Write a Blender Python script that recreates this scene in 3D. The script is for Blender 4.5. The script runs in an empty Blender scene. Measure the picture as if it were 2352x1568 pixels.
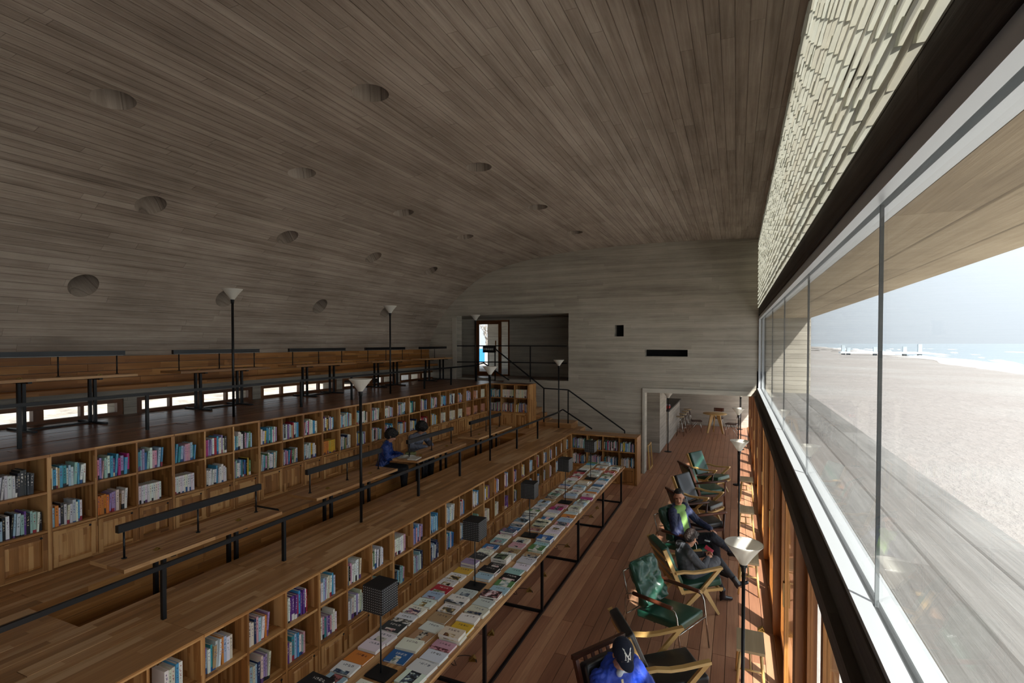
import bpy, bmesh, math, random
import numpy as np
from mathutils import Vector, Matrix
R = math.radians
rnd = random.Random(11)
scene = bpy.context.scene
COL = scene.collection

# ------------------------------------------------------------------ camera, sky, sun, exposure
cam_d = bpy.data.cameras.new('camera')
cam = bpy.data.objects.new('camera', cam_d); COL.objects.link(cam)
cam_d.sensor_width = 36; cam_d.lens = 1190 / 2352 * 36
cam_d.shift_y = 25.8 / 2352
cam_d.clip_start = .05; cam_d.clip_end = 3000
cam.location = (0, 0, 3.25)
cam.rotation_euler = (R(90 - 1.1), 0, R(23.4422))
scene.camera = cam
scene.view_settings.view_transform = 'Standard'
scene.view_settings.look = 'None'
scene.view_settings.gamma = 1
scene.view_settings.use_curve_mapping = False
scene.view_settings.exposure = 1.28
scene.cycles.use_light_tree = False; scene.cycles.max_bounces = 8; scene.cycles.glossy_bounces = 3
SKY_STRENGTH = 0.50
SUN_STRENGTH = 5.0

def lin(c):
    if isinstance(c, str):
        c = [int(c[i:i + 2], 16) / 255 for i in (0, 2, 4)]
    return tuple((x / 12.92 if x <= .04045 else ((x + .055) / 1.055) ** 2.4) for x in c[:3])

world = bpy.data.worlds.new('hazy_sky'); scene.world = world
world.use_nodes = True
wn = world.node_tree; wn.nodes.clear()
w_out = wn.nodes.new('ShaderNodeOutputWorld'); w_bg = wn.nodes.new('ShaderNodeBackground')
w_tc = wn.nodes.new('ShaderNodeTexCoord'); w_sep = wn.nodes.new('ShaderNodeSeparateXYZ'); w_m = wn.nodes.new('ShaderNodeMath'); w_c = wn.nodes.new('ShaderNodeMath')
wn.links.new(w_tc.outputs['Generated'], w_sep.inputs[0])
w_c.operation = 'MAXIMUM'; wn.links.new(w_sep.outputs['Z'], w_c.inputs[0]); w_c.inputs[1].default_value = 0
# overcast sky: brightness grows with elevation as 1 + 2 sin(e)
w_m.operation = 'MULTIPLY_ADD'; wn.links.new(w_c.outputs[0], w_m.inputs[0]); w_m.inputs[1].default_value = 2.0 * SKY_STRENGTH; w_m.inputs[2].default_value = SKY_STRENGTH
w_bg.inputs[0].default_value = (.84, .905, 1.0, 1); wn.links.new(w_m.outputs[0], w_bg.inputs[1])
wn.links.new(w_bg.outputs[0], w_out.inputs[0])

sun_d = bpy.data.lights.new('sun', 'SUN'); sun = bpy.data.objects.new('sun', sun_d); COL.objects.link(sun)
sun_d.energy = SUN_STRENGTH; sun_d.angle = R(1.2); sun_d.color = (1, .965, .915)
sun.rotation_euler = Vector((-1, 1.15, -1.41)).to_track_quat('-Z', 'Y').to_euler()
sun.location = (12, -10, 14)

# ------------------------------------------------------------------ node helpers and materials
class NT:
    def __init__(s, name):
        s.m = bpy.data.materials.new(name); s.m.use_nodes = True
        s.t = s.m.node_tree; s.t.nodes.clear()
        s.out = s.t.nodes.new('ShaderNodeOutputMaterial')
    def n(s, typ, **kw):
        nd = s.t.nodes.new('ShaderNode' + typ)
        for k, v in kw.items(): setattr(nd, k, v)
        return nd
    def put(s, sock, v):
        if v is None: return
        if isinstance(v, bpy.types.NodeSocket): s.t.links.new(v, sock)
        elif isinstance(v, (tuple, list)) and len(v) == 3 and sock.type == 'RGBA': sock.default_value = (*v, 1)
        else: sock.default_value = v
    def math(s, op, a, b=None, c=None, clamp=False):
        nd = s.n('Math', operation=op, use_clamp=clamp)
        for i, x in enumerate((a, b, c)):
            if x is not None: s.put(nd.inputs[i], x)
        return nd.outputs[0]
    def mix(s, f, a, b, mode='MIX'):
        nd = s.n('MixRGB', blend_type=mode)
        s.put(nd.inputs[0], f); s.put(nd.inputs[1], a); s.put(nd.inputs[2], b)
        return nd.outputs[0]
    def comb(s, x, y, z=0.0):
        nd = s.n('CombineXYZ')
        for i, v in enumerate((x, y, z)): s.put(nd.inputs[i], v)
        return nd.outputs[0]
    def noise(s, vec, scale=1.0, detail=3.0, rough=.55):
        nd = s.n('TexNoise'); s.put(nd.inputs['Vector'], vec)
        nd.inputs['Scale'].default_value = scale; nd.inputs['Detail'].default_value = detail; nd.inputs['Roughness'].default_value = rough
        return nd.outputs[0]
    def white(s, vec, dim='3D'):
        nd = s.n('TexWhiteNoise', noise_dimensions=dim)
        s.put(nd.inputs['Vector'], vec)
        return nd.outputs['Value']
    def ramp(s, f, stops):
        nd = s.n('ValToRGB'); s.put(nd.inputs[0], f)
        el = nd.color_ramp.elements
        while len(el) < len(stops): el.new(.5)
        for e_, (p, c) in zip(el, stops):
            e_.position = p; e_.color = (*c, 1) if not isinstance(c, (int, float)) else (c, c, c, 1)
        return nd.outputs[0]
    def step(s, v, lo, hi):
        nd = s.n('MapRange'); nd.clamp = True
        s.put(nd.inputs[0], v); nd.inputs[1].default_value = lo; nd.inputs[2].default_value = hi
        return nd.outputs[0]
    def uv(s):
        t = s.n('TexCoord'); q = s.n('SeparateXYZ'); s.t.links.new(t.outputs['UV'], q.inputs[0])
        return q.outputs[0], q.outputs[1]
    def bsdf(s, col, rough=.6, bump=None, bs=.3, bd=.01, **kw):
        b = s.n('BsdfPrincipled'); s.put(b.inputs['Base Color'], col); s.put(b.inputs['Roughness'], rough)
        for k, v in kw.items(): s.put(b.inputs[k.replace('_', ' ')], v)
        if bump is not None:
            bp = s.n('Bump'); s.put(bp.inputs['Height'], bump); bp.inputs['Strength'].default_value = bs; bp.inputs['Distance'].default_value = bd
            s.t.links.new(bp.outputs[0], b.inputs['Normal'])
        s.t.links.new(b.outputs[0], s.out.inputs[0])
        return s.m

def plain(name, c, rough=.5, **kw):
    return NT(name).bsdf(lin(c), rough, **kw)

def concrete(name, dark, base, light, w=.11, joint=.7, streak=.2, seglen=2.6):
    t = NT(name); u, v = t.uv()
    vr = t.math('DIVIDE', v, w); row = t.math('FLOOR', vr); fr = t.math('FRACT', vr)
    ro = t.white(t.comb(row, 3.7))
    us = t.math('ADD', t.math('DIVIDE', u, seglen), t.math('MULTIPLY', ro, 7.3)); seg = t.math('FLOOR', us); fs = t.math('FRACT', us)
    rb = t.white(t.comb(row, seg, 1.3))
    grain = t.noise(t.comb(t.math('MULTIPLY', u, 1.3), t.math('MULTIPLY', v, 34), t.math('MULTIPLY', rb, 31)), 1, 5, .65)
    longs = t.noise(t.comb(t.math('MULTIPLY', u, .35), t.math('MULTIPLY', v, 9), 4.2), 1, 3, .6)
    blot = t.noise(t.comb(t.math('MULTIPLY', u, .6), t.math('MULTIPLY', v, 1.0)), 1, 5, .65)
    patch = t.noise(t.comb(t.math('MULTIPLY', u, 2.4), t.math('MULTIPLY', v, 9), 9.1), 1, 6, .7)
    f = t.math('ADD', t.math('ADD', t.math('MULTIPLY', rb, streak), t.math('MULTIPLY', grain, .5)), t.math('ADD', t.math('MULTIPLY', blot, .55), t.math('MULTIPLY', longs, .45)))
    c0 = .75 + streak / 2
    col = t.ramp(t.math('SUBTRACT', f, c0 - .5), [(.28, lin(dark)), (.52, lin(base)), (.78, lin(light))])
    col = t.mix(t.math('MULTIPLY', t.step(patch, .64, .78), .55), col, lin(light))
    j = t.math('MINIMUM', t.step(fr, 0, .07), t.math('ADD', t.step(fs, 0, .004), .45))
    jn = t.noise(t.comb(t.math('MULTIPLY', u, 1.1), row), 1, 2, .5)
    col = t.mix(t.math('MULTIPLY', t.math('SUBTRACT', 1, j), t.math('MULTIPLY', t.step(jn, .3, .62), joint)), col, lin('2a231d'))
    h = t.math('ADD', t.math('ADD', t.math('MULTIPLY', rb, .5), t.math('MULTIPLY', grain, .6)), t.math('MULTIPLY', j, .8))
    return t.bsdf(col, .82, h, .6, .012)

def wood(name, dark, base, light, rough=.42, strip=.05, seg=.55, amt=.5, coat=0.0, var=.35):
    t = NT(name); u, v = t.uv()
    oi = t.n('ObjectInfo'); r = oi.outputs['Random']
    r50 = t.math('MULTIPLY', r, 57)
    row = t.math('FLOOR', t.math('DIVIDE', v, strip)); ro = t.white(t.comb(row, r50))
    sg = t.math('FLOOR', t.math('ADD', t.math('DIVIDE', u, seg), t.math('MULTIPLY', ro, 5))); rb = t.white(t.comb(row, sg, r50))
    grain = t.noise(t.comb(t.math('ADD', t.math('MULTIPLY', u, 2.5), r50), t.math('MULTIPLY', v, 55), t.math('MULTIPLY', rb, 20)), 1, 4, .6)
    big = t.noise(t.comb(t.math('ADD', t.math('MULTIPLY', u, 1.1), r50), t.math('MULTIPLY', v, 9)), 1, 2, .5)
    f = t.math('ADD', t.math('ADD', t.math('MULTIPLY', rb, amt), t.math('MULTIPLY', grain, .5)), t.math('ADD', t.math('MULTIPLY', big, .35), t.math('MULTIPLY', r, var)))
    lo, hi = .30, .30 + amt * .55 + .62 + var * .5
    col = t.ramp(f, [(lo, lin(dark)), ((lo + hi) / 2, lin(base)), (min(hi, 1.0), lin(light))])
    rg = t.math('ADD', rough - .08, t.math('MULTIPLY', grain, .18))
    return t.bsdf(col, rg, grain, .12, .004, Coat_Weight=coat, Coat_Roughness=.25)

def glassy(name, tint='fafcfb', ior=1.5, rough=0.0):
    t = NT(name)
    lw = t.n('LayerWeight'); lw.inputs[0].default_value = .5
    frv = t.math('ADD', .03, t.math('MULTIPLY', t.math('POWER', lw.outputs['Facing'], 5.0), .6))
    tr = t.n('BsdfTransparent'); tr.inputs[0].default_value = (*lin(tint), 1)
    gl = t.n('BsdfGlossy'); gl.inputs['Roughness'].default_value = rough
    mx = t.n('MixShader')
    t.t.links.new(frv, mx.inputs[0]); t.t.links.new(tr.outputs[0], mx.inputs[1]); t.t.links.new(gl.outputs[0], mx.inputs[2])
    t.t.links.new(mx.outputs[0], t.out.inputs[0])
    return t.m

MAT = {}
MAT['ceil'] = concrete('vault_concrete', '786b60', 'a5978a', 'c4b9ac', .105, .55, .11)
MAT['wallc'] = concrete('wall_concrete', '8f887d', 'afa89b', 'c6bfb2', .10, .42, .12)
MAT['soffit'] = concrete('soffit_concrete', '8a7860', 'a8957a', 'bcaa8f', .30, .6, .25, 3.4)
MAT['slab'] = concrete('slab_concrete', '64615e', '777471', '8d8a87', .30, .35, .25, 4.0)
MAT['beam'] = plain('dark_beam_concrete', '3d352d', .8)
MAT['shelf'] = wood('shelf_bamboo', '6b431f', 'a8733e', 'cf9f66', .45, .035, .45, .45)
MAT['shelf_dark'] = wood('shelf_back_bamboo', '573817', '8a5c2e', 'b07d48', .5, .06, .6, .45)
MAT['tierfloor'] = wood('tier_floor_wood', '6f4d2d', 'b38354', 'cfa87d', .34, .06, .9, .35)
MAT['floor'] = wood('deck_floor_wood', '80543f', 'ac7a5e', 'c89876', .42, .14, 3., .1, var=.55)
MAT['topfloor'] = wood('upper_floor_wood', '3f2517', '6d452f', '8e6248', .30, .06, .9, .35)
MAT['table'] = wood('table_bamboo', '7a522e', 'b07f4f', 'd0a371', .4, .03, .6, .4)
MAT['bench'] = wood('bench_boards', '744920', 'a87038', 'c99152', .5, .12, .8, .35)
MAT['post'] = wood('facade_timber', '6b3d17', '9b6029', 'bd8143', .45, .1, 1.2, .3)
MAT['lightwood'] = wood('ash_wood', 'b28a50', 'cba566', 'dcbb80', .4, .05, 1., .25)
MAT['darkwood'] = wood('walnut_wood', '2c150c', '4b2618', '6b3a26', .35, .05, 1., .25)
MAT['stool'] = wood('stool_ply', '8f7a5c', 'ab9674', 'c0ac8a', .5, .05, 1., .2)
MAT['doorwood'] = wood('door_timber', '4e2a12', '75441f', '935c2e', .45, .05, 1., .25)
MAT['steel'] = plain('black_steel', '17181b', .42, Metallic=.3)
MAT['blackbar'] = plain('black_lamp_metal', '1b1c1f', .35, Metallic=.2)
MAT['alu'] = plain('pale_aluminium', 'c3c6c9', .38, Metallic=.35)
MAT['alud'] = plain('grey_gasket', '4c4d4e', .6)
MAT['chrome'] = plain('chrome_tube', 'b9b4ac', .18, Metallic=1.)
MAT['brass'] = plain('brass_plate', 'b79a55', .35, Metallic=.85)
MAT['cable'] = plain('dark_cable', '2b2019', .6)
MAT['glass'] = glassy('window_glass')
MAT['frost'] = NT('frosted_shade').bsdf(lin('e9e6de'), .35, Transmission_Weight=.25, Subsurface_Weight=.0)
MAT['bulb'] = plain('white_bulb', 'f3f2ee', .3)
MAT['black'] = plain('soft_black', '101012', .6)
MAT['slot_shade'] = plain('painted_slot_shade', '0b0b0c', .9)  # near-black colour stands for the shade inside the wall slots

# ------------------------------------------------------------------ mesh helpers
class MB:
    def __init__(s): s.v = []; s.f = []; s.uv = []; s.mi = []; s.sm = []
    def face(s, pts, uvs, m=0, smooth=False):
        b = len(s.v); s.v += [tuple(p) for p in pts]; s.f.append(tuple(range(b, b + len(pts)))); s.uv.append(uvs); s.mi.append(m); s.sm.append(smooth)
    def box(s, x0, y0, z0, x1, y1, z1, m=0, g=None, off=(0, 0)):
        P = [(x0, y0, z0), (x1, y0, z0), (x1, y1, z0), (x0, y1, z0), (x0, y0, z1), (x1, y0, z1), (x1, y1, z1), (x0, y1, z1)]
        if g is None:
            d = (x1 - x0, y1 - y0, z1 - z0); g = d.index(max(d))
        b = len(s.v); s.v += P
        for q, ax in (((0, 3, 2, 1), 2), ((4, 5, 6, 7), 2), ((0, 1, 5, 4), 1), ((2, 3, 7, 6), 1), ((1, 2, 6, 5), 0), ((3, 0, 4, 7), 0)):
            o = [a for a in (0, 1, 2) if a != ax]
            ua = g if g in o else (1 if 1 in o else 0)
            va = [a for a in o if a != ua][0]
            s.f.append(tuple(b + i for i in q)); s.uv.append([(P[i][ua] + off[0], P[i][va] + off[1]) for i in q]); s.mi.append(m); s.sm.append(False)
        return s
    def beam(s, p0, p1, w, h, up=(0, 0, 1), m=0, w1=None, h1=None):
        p0 = Vector(p0); p1 = Vector(p1); d = (p1 - p0); L = d.length; d.normalize()
        upv = Vector(up)
        if abs(d.dot(upv)) > .99: upv = Vector((1, 0, 0))
        sx = d.cross(upv).normalized(); sz = sx.cross(d).normalized()
        w1 = w if w1 is None else w1; h1 = h if h1 is None else h1
        A = [p0 + sx * a * w / 2 + sz * c * h / 2 for a, c in ((-1, -1), (1, -1), (1, 1), (-1, 1))]
        B = [p1 + sx * a * w1 / 2 + sz * c * h1 / 2 for a, c in ((-1, -1), (1, -1), (1, 1), (-1, 1))]
        for i in range(4):
            j = (i + 1) % 4
            s.face([A[i], A[j], B[j], B[i]], [(0, i * .1), (0, i * .1 + w), (L, i * .1 + w), (L, i * .1)], m)
        s.face(A[::-1], [(0, 0), (w, 0), (w, h), (0, h)], m); s.face(B, [(0, 0), (w, 0), (w, h), (0, h)], m)
        return s
    def tube(s, pts, r, n=8, m=0, caps=True, r1=None):
        pts = [Vector(p) for p in pts]; rs = [r] * len(pts) if r1 is None else [r + (r1 - r) * i / (len(pts) - 1) for i in range(len(pts))]
        if isinstance(r, (list, tuple)): rs = list(r)
        rings = []; prev = None; L = 0; Ls = [0]
        for i, p in enumerate(pts):
            d = (pts[min(i + 1, len(pts) - 1)] - pts[max(i - 1, 0)]).normalized()
            if prev is None:
                a = Vector((0, 0, 1)) if abs(d.z) < .9 else Vector((1, 0, 0)); sx = d.cross(a).normalized()
            else: sx = (prev - d * prev.dot(d)).normalized()
            prev = sx; sy = d.cross(sx)
            rings.append([p + (sx * math.cos(2 * math.pi * k / n) + sy * math.sin(2 * math.pi * k / n)) * rs[i] for k in range(n)])
            if i: L += (p - pts[i - 1]).length; Ls.append(L)
        b = len(s.v)
        for rg in rings: s.v += [tuple(q) for q in rg]
        for i in range(len(pts) - 1):
            for k in range(n):
                k2 = (k + 1) % n
                s.f.append((b + i * n + k, b + i * n + k2, b + (i + 1) * n + k2, b + (i + 1) * n + k))
                s.uv.append([(Ls[i], k * .02), (Ls[i], k * .02 + .02), (Ls[i + 1], k * .02 + .02), (Ls[i + 1], k * .02)]); s.mi.append(m); s.sm.append(True)
        if caps:
            for ring, rev in ((0, True), (len(pts) - 1, False)):
                idx = [b + ring * n + k for k in range(n)]
                if rev: idx = idx[::-1]
                s.f.append(tuple(idx)); s.uv.append([(0, 0)] * n); s.mi.append(m); s.sm.append(False)
        return s
    def lathe(s, prof, n=24, c=(0, 0, 0), m=0, smooth=True):
        b = len(s.v)
        for r_, z_ in prof:
            for k in range(n):
                a = 2 * math.pi * k / n; s.v.append((c[0] + r_ * math.cos(a), c[1] + r_ * math.sin(a), c[2] + z_))
        for i in range(len(prof) - 1):
            for k in range(n):
                k2 = (k + 1) % n
                s.f.append((b + i * n + k, b + i * n + k2, b + (i + 1) * n + k2, b + (i + 1) * n + k)); s.uv.append([(k / n, i), (k / n + .04, i), (k / n + .04, i + 1), (k / n, i + 1)]); s.mi.append(m); s.sm.append(smooth)
        return s
    def disc(s, r_, z_, n=24, c=(0, 0, 0), m=0, up=True):
        pts = [(c[0] + r_ * math.cos(2 * math.pi * k / n), c[1] + r_ * math.sin(2 * math.pi * k / n), c[2] + z_) for k in range(n)]
        s.face(pts if up else pts[::-1], [(p[0], p[1]) for p in pts], m); return s
    def poly(s, pts, h, axis=2, m=0):
        """prism: polygon (2-d points on the two other axes) extruded from h[0] to h[1] along axis"""
        def P(p, q):
            l = list(p); l.insert(axis, q); return tuple(l)
        n = len(pts)
        for i in range(n):
            a, b_ = pts[i], pts[(i + 1) % n]; L = math.dist(a, b_)
            s.face([P(a, h[0]), P(b_, h[0]), P(b_, h[1]), P(a, h[1])], [(0, 0), (L, 0), (L, h[1] - h[0]), (0, h[1] - h[0])], m)
        s.face([P(p, h[0]) for p in pts[::-1]], [tuple(p) for p in pts[::-1]], m); s.face([P(p, h[1]) for p in pts], [tuple(p) for p in pts], m)
        return s
    def rbox(s, x0, y0, z0, x1, y1, z1, r=.02, n=3, m=0, puff=0.0, k=4):
        """soft rounded box (cushion); puff swells the big faces"""
        c = Vector(((x0 + x1) / 2, (y0 + y1) / 2, (z0 + z1) / 2)); hx, hy, hz = (x1 - x0) / 2, (y1 - y0) / 2, (z1 - z0) / 2
        h = [hx, hy, hz]; r = min(r, hx, hy, hz)
        def lst(e_):
            inner = e_ - r
            out = [-inner - r * math.cos(math.pi / 2 * i / n) for i in range(n)] + [-inner]
            mid = [-inner + 2 * inner * q / k for q in range(1, k)]
            return out + mid + [-q for q in out[::-1]]
        S = [lst(e_) for e_ in h]
        def place(p):
            q = []
            for a_ in range(3): q.append(max(-(h[a_] - r), min(h[a_] - r, p[a_])))
            d = Vector([p[a_] - q[a_] for a_ in range(3)])
            if d.length > 1e-9: d = d.normalized() * r
            o = Vector(q) + d
            if puff:
                o.z += puff * math.copysign(1, p[2]) * max(0, (1 - (p[0] / hx) ** 2)) * max(0, (1 - (p[1] / hy) ** 2)) * (abs(p[2]) / hz)
            return c + o
        for ax in range(3):
            a, b_ = [q for q in range(3) if q != ax]
            for sg in (-1, 1):
                idx = {}
                for i, pa in enumerate(S[a]):
                    for j, pb in enumerate(S[b_]):
                        p = [0, 0, 0]; p[ax] = sg * h[ax]; p[a] = pa; p[b_] = pb
                        idx[i, j] = len(s.v); s.v.append(tuple(place(p)))
                for i in range(len(S[a]) - 1):
                    for j in range(len(S[b_]) - 1):
                        q = (idx[i, j], idx[i + 1, j], idx[i + 1, j + 1], idx[i, j + 1])
                        flip = (sg < 0) ^ (ax == 1)
                        s.f.append(q[::-1] if flip else q); s.uv.append([(S[a][i], S[b_][j])] * 4); s.mi.append(m); s.sm.append(True)
        return s
    def mesh(s, name, mats, merge=False):
        me = bpy.data.meshes.new(name); me.from_pydata(s.v, [], s.f)
        ul = me.uv_layers.new(name='UVMap')
        flat = [c for f_ in s.uv for p in f_ for c in p]
        ul.data.foreach_set('uv', flat)
        me.polygons.foreach_set('material_index', s.mi); me.polygons.foreach_set('use_smooth', s.sm)
        for m_ in (mats if isinstance(mats, (list, tuple)) else [mats]): me.materials.append(m_)
        if merge:
            b = bmesh.new(); b.from_mesh(me); bmesh.ops.remove_doubles(b, verts=b.verts, dist=1e-5); bmesh.ops.recalc_face_normals(b, faces=b.faces); b.to_mesh(me); b.free()
        me.update(); return me
    def obj(s, name, mats, parent=None, loc=(0, 0, 0), rot=(0, 0, 0), merge=False):
        return put(name, s.mesh(name, mats, merge), parent, loc, rot)

_tmp = bpy.data.scenes.new('scratch')
def evaluated(o):
    """mesh of an unlinked object with its modifiers applied"""
    _tmp.collection.objects.link(o); vl = _tmp.view_layers[0]; vl.update(); dg = vl.depsgraph; dg.update()
    me = bpy.data.meshes.new_from_object(o.evaluated_get(dg)); _tmp.collection.objects.unlink(o); bpy.data.objects.remove(o); return me
def put(name, me, parent=None, loc=(0, 0, 0), rot=(0, 0, 0), sc=None):
    o = bpy.data.objects.new(name, me); COL.objects.link(o)
    o.location = loc; o.rotation_euler = rot
    if sc: o.scale = sc
    if parent: o.parent = parent
    return o
def tag(o, label=None, cat=None, group=None, kind=None):
    if label: o['label'] = label
    if cat: o['category'] = cat
    if group: o['group'] = group
    if kind: o['kind'] = kind
    return o
def thing(name, label, cat, loc=(0, 0, 0), rz=0.0, group=None):
    o = bpy.data.objects.new(name, None); COL.objects.link(o); o.empty_display_size = .1
    o.location = loc; o.rotation_euler = (0, 0, rz)
    return tag(o, label, cat, group)
def copy_tree(o, parent=None):
    c = o.copy(); COL.objects.link(c)
    if parent: c.parent = parent
    for ch in list(o.children): copy_tree(ch, c)
    return c
_bm = {}
def boxmesh(name, lx, ly, lz, mat, g=None):
    k = (name, round(lx, 3), round(ly, 3), round(lz, 3), mat.name)
    if k not in _bm: _bm[k] = MB().box(-lx / 2, -ly / 2, -lz / 2, lx / 2, ly / 2, lz / 2, g=g).mesh(name, mat)
    return _bm[k]
def slab(name, x0, y0, z0, x1, y1, z1, mat, parent=None, g=None):
    """one box-shaped piece sharing mesh data with its equals"""
    return put(name, boxmesh(name, x1 - x0, y1 - y0, z1 - z0, mat, g), parent, ((x0 + x1) / 2, (y0 + y1) / 2, (z0 + z1) / 2))
def structure(name, mb, mats, label, cat, merge=False):
    o = mb.obj(name, mats, merge=merge); return tag(o, label, cat, kind='structure')
ORD = ['', 'first', 'second', 'third', 'fourth', 'fifth', 'sixth', 'seventh', 'eighth', 'ninth', 'tenth', 'eleventh', 'twelfth', 'thirteenth', 'fourteenth', 'fifteenth', 'sixteenth', 'seventeenth', 'eighteenth', 'nineteenth', 'twentieth', 'twenty-first', 'twenty-second', 'twenty-third', 'twenty-fourth', 'twenty-fifth', 'twenty-sixth', 'twenty-seventh', 'twenty-eighth', 'twenty-ninth', 'thirtieth']
ORDW = ORD[:21] + ['twenty-' + w for w in ORD[1:10]] + ['thirtieth'] + ['thirty-' + w for w in ORD[1:10]] + ['fortieth'] + ['forty-' + w for w in ORD[1:10]] + ['fiftieth']
# ================================================================== STRUCTURE
YB, YF = -8.5, 13.1          # back and far wall of the hall
ZT2, ZT3 = 1.1, 2.2          # tier levels
def planks(parent, x0, x1, y0, y1, z, w, mat, L=2.4, th=.03, gap=.005, seed=1, name='plank'):
    r = random.Random(seed); n = max(1, round((x1 - x0) / w)); w = (x1 - x0) / n
    for i in range(n):
        y = y0; first = True
        xa, xb = x0 + i * w + gap / 2, x0 + (i + 1) * w - gap / 2
        while y < y1 - .01:
            ln = L * r.choice((.35, .6, .85)) if first else L
            first = False
            ye = min(y + ln, y1)
            if y1 - ye < .3: ye = y1
            dz = r.choice((0, 0, -.0015, .0015))
            slab(name, xa, y + gap / 2, z - th + dz, xb, ye - gap / 2, z + dz, mat, parent, g=1)
            y = ye

# ---- ground floor
floor = structure('floor', MB().box(-4.3, YB, -.25, .46, 13.4, -.028).box(-6, 13.4, -.25, .46, 22, -.028), plain('floor_gap', '17100c', .9), 'dark reddish brown plank floor running past the book table to the cafe', 'floor')
planks(floor, -3.62, .42, 1.6, 13.2, 0, .125, MAT['floor'], 2.6, seed=5)
ff = MB()
r_ = random.Random(4)
for i in range(48):
    x = -5.58 + i * .125; y = 13.2
    while y < 21.9:
        ye = min(21.9, y + 2.6 * r_.choice((.5, 1)))
        ff.box(x + .0025, y + .0025, -.03, x + .1225, ye - .0025, r_.choice((0, -.001)), g=1, off=(r_.random() * 9, 0)); y = ye
tag(ff.obj('plank_field', MAT['floor'], floor), kind='stuff')

# ---- middle tier with its foot well
PX0, PX1, PY0, PY1, PZ = -5.25, -4.55, 2.26, 11.35, .68
gapm = plain('tier_gap', '120a05', .9)
t2 = structure('tier_floor', MB().box(-6.6, YB, .95, PX0 - .02, 13.1, ZT2 - .028).box(PX1 + .02, YB, 1.0, -4.0, 12.6, ZT2 - .028)
               .box(PX0 - .02, YB, 1.0, PX1 + .02, PY0 - .02, ZT2 - .028).box(PX0 - .02, PY1 + .02, 1.0, PX1 + .02, 12.6, ZT2 - .028)
               .box(PX0 - .1, PY0 - .1, .6, PX1 + .1, PY1 + .1, PZ - .028).box(-4.0, 12.25, 1.0, -3.6, 12.6, ZT2 - .03), gapm, 'brown bamboo plank floor of the middle tier with a sunken foot well', 'floor')
planks(t2, -5.93, PX0, .4, 12.55, ZT2, .113, MAT['tierfloor'], 2.3, seed=7)
planks(t2, PX1, -4.05, .4, 12.55, ZT2, .125, MAT['tierfloor'], 2.3, seed=8)
planks(t2, PX0, PX1, .4, PY0, ZT2, .117, MAT['tierfloor'], 1.9, seed=9)
planks(t2, PX0, PX1, PY1, 12.55, ZT2, .117, MAT['tierfloor'], 1.3, seed=10)
planks(t2, -4.05, -3.6, 11.855, 12.55, ZT2, .112, MAT['tierfloor'], 1.3, seed=14)
planks(t2, PX0, PX1, PY0, PY1, PZ, .117, MAT['tierfloor'], 2.6, seed=11)
r_ = random.Random(3)
for k in range(4):                      # lining boards of the well
    z0 = PZ + k * .105
    for (xa, xb) in ((PX0 - .02, PX0), (PX1, PX1 + .02)):
        y = PY0
        while y < PY1 - .01:
            ye = min(PY1, y + r_.choice((1.5, 2.2, 2.9)))
            if PY1 - ye < .4: ye = PY1
            slab('lining_plank', xa, y + .002, z0 + .002, xb, ye - .002, z0 + .103, MAT['bench'], t2, g=1); y = ye
    for (ya, yb) in ((PY0 - .02, PY0), (PY1, PY1 + .02)):
        slab('lining_plank', PX0, ya, z0 + .002, PX1, yb, z0 + .103, MAT['bench'], t2, g=0)
# ---- top tier
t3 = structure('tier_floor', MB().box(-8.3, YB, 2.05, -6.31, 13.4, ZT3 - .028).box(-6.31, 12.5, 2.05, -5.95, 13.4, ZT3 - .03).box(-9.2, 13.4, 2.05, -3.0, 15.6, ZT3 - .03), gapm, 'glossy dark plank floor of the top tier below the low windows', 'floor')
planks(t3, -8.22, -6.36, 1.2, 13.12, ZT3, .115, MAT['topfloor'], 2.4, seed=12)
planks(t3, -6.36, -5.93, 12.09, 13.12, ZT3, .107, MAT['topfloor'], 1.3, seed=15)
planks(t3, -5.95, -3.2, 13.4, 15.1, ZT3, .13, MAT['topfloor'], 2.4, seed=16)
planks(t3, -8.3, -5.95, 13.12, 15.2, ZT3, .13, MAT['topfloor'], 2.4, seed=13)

# ---- barrel vault with round recesses
PROF = [(-8.36, 2.5), (-8.36, 3.08), (-8.16, 3.6), (-7.86, 4.08), (-7.42, 4.52), (-6.88, 4.94), (-6.27, 5.24), (-5.35, 5.47), (-4.12, 5.62), (-2.97, 5.68), (-1.28, 5.69), (.55, 5.63)]
def cat(P, n=6):
    out = []
    for i in range(len(P) - 1):
        p0, p1, p2, p3 = P[max(i - 1, 0)], P[i], P[i + 1], P[min(i + 2, len(P) - 1)]
        for k in range(n):
            t = k / n
            out.append(tuple(.5 * ((2 * p1[a]) + (-p0[a] + p2[a]) * t + (2 * p0[a] - 5 * p1[a] + 4 * p2[a] - p3[a]) * t * t + (-p0[a] + 3 * p1[a] - 3 * p2[a] + p3[a]) * t ** 3) for a in (0, 1)))
    return out + [P[-1]]
pr = cat(PROF)
def nrm(i):
    a, b = pr[max(i - 1, 0)], pr[min(i + 1, len(pr) - 1)]
    d = Vector((b[0] - a[0], b[1] - a[1])).normalized(); return Vector((-d.y, d.x))
vb = bmesh.new(); TH = .75
inn = []; outr = []; arc = [0]
for i, p in enumerate(pr):
    n_ = nrm(i); q = Vector(p) + n_ * TH
    inn.append((vb.verts.new((p[0], YB, p[1])), vb.verts.new((p[0], 13.4, p[1]))))
    outr.append((vb.verts.new((q.x, YB, q.y)), vb.verts.new((q.x, 13.4, q.y))))
    if i: arc.append(arc[-1] + math.dist(pr[i - 1], p))
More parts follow.
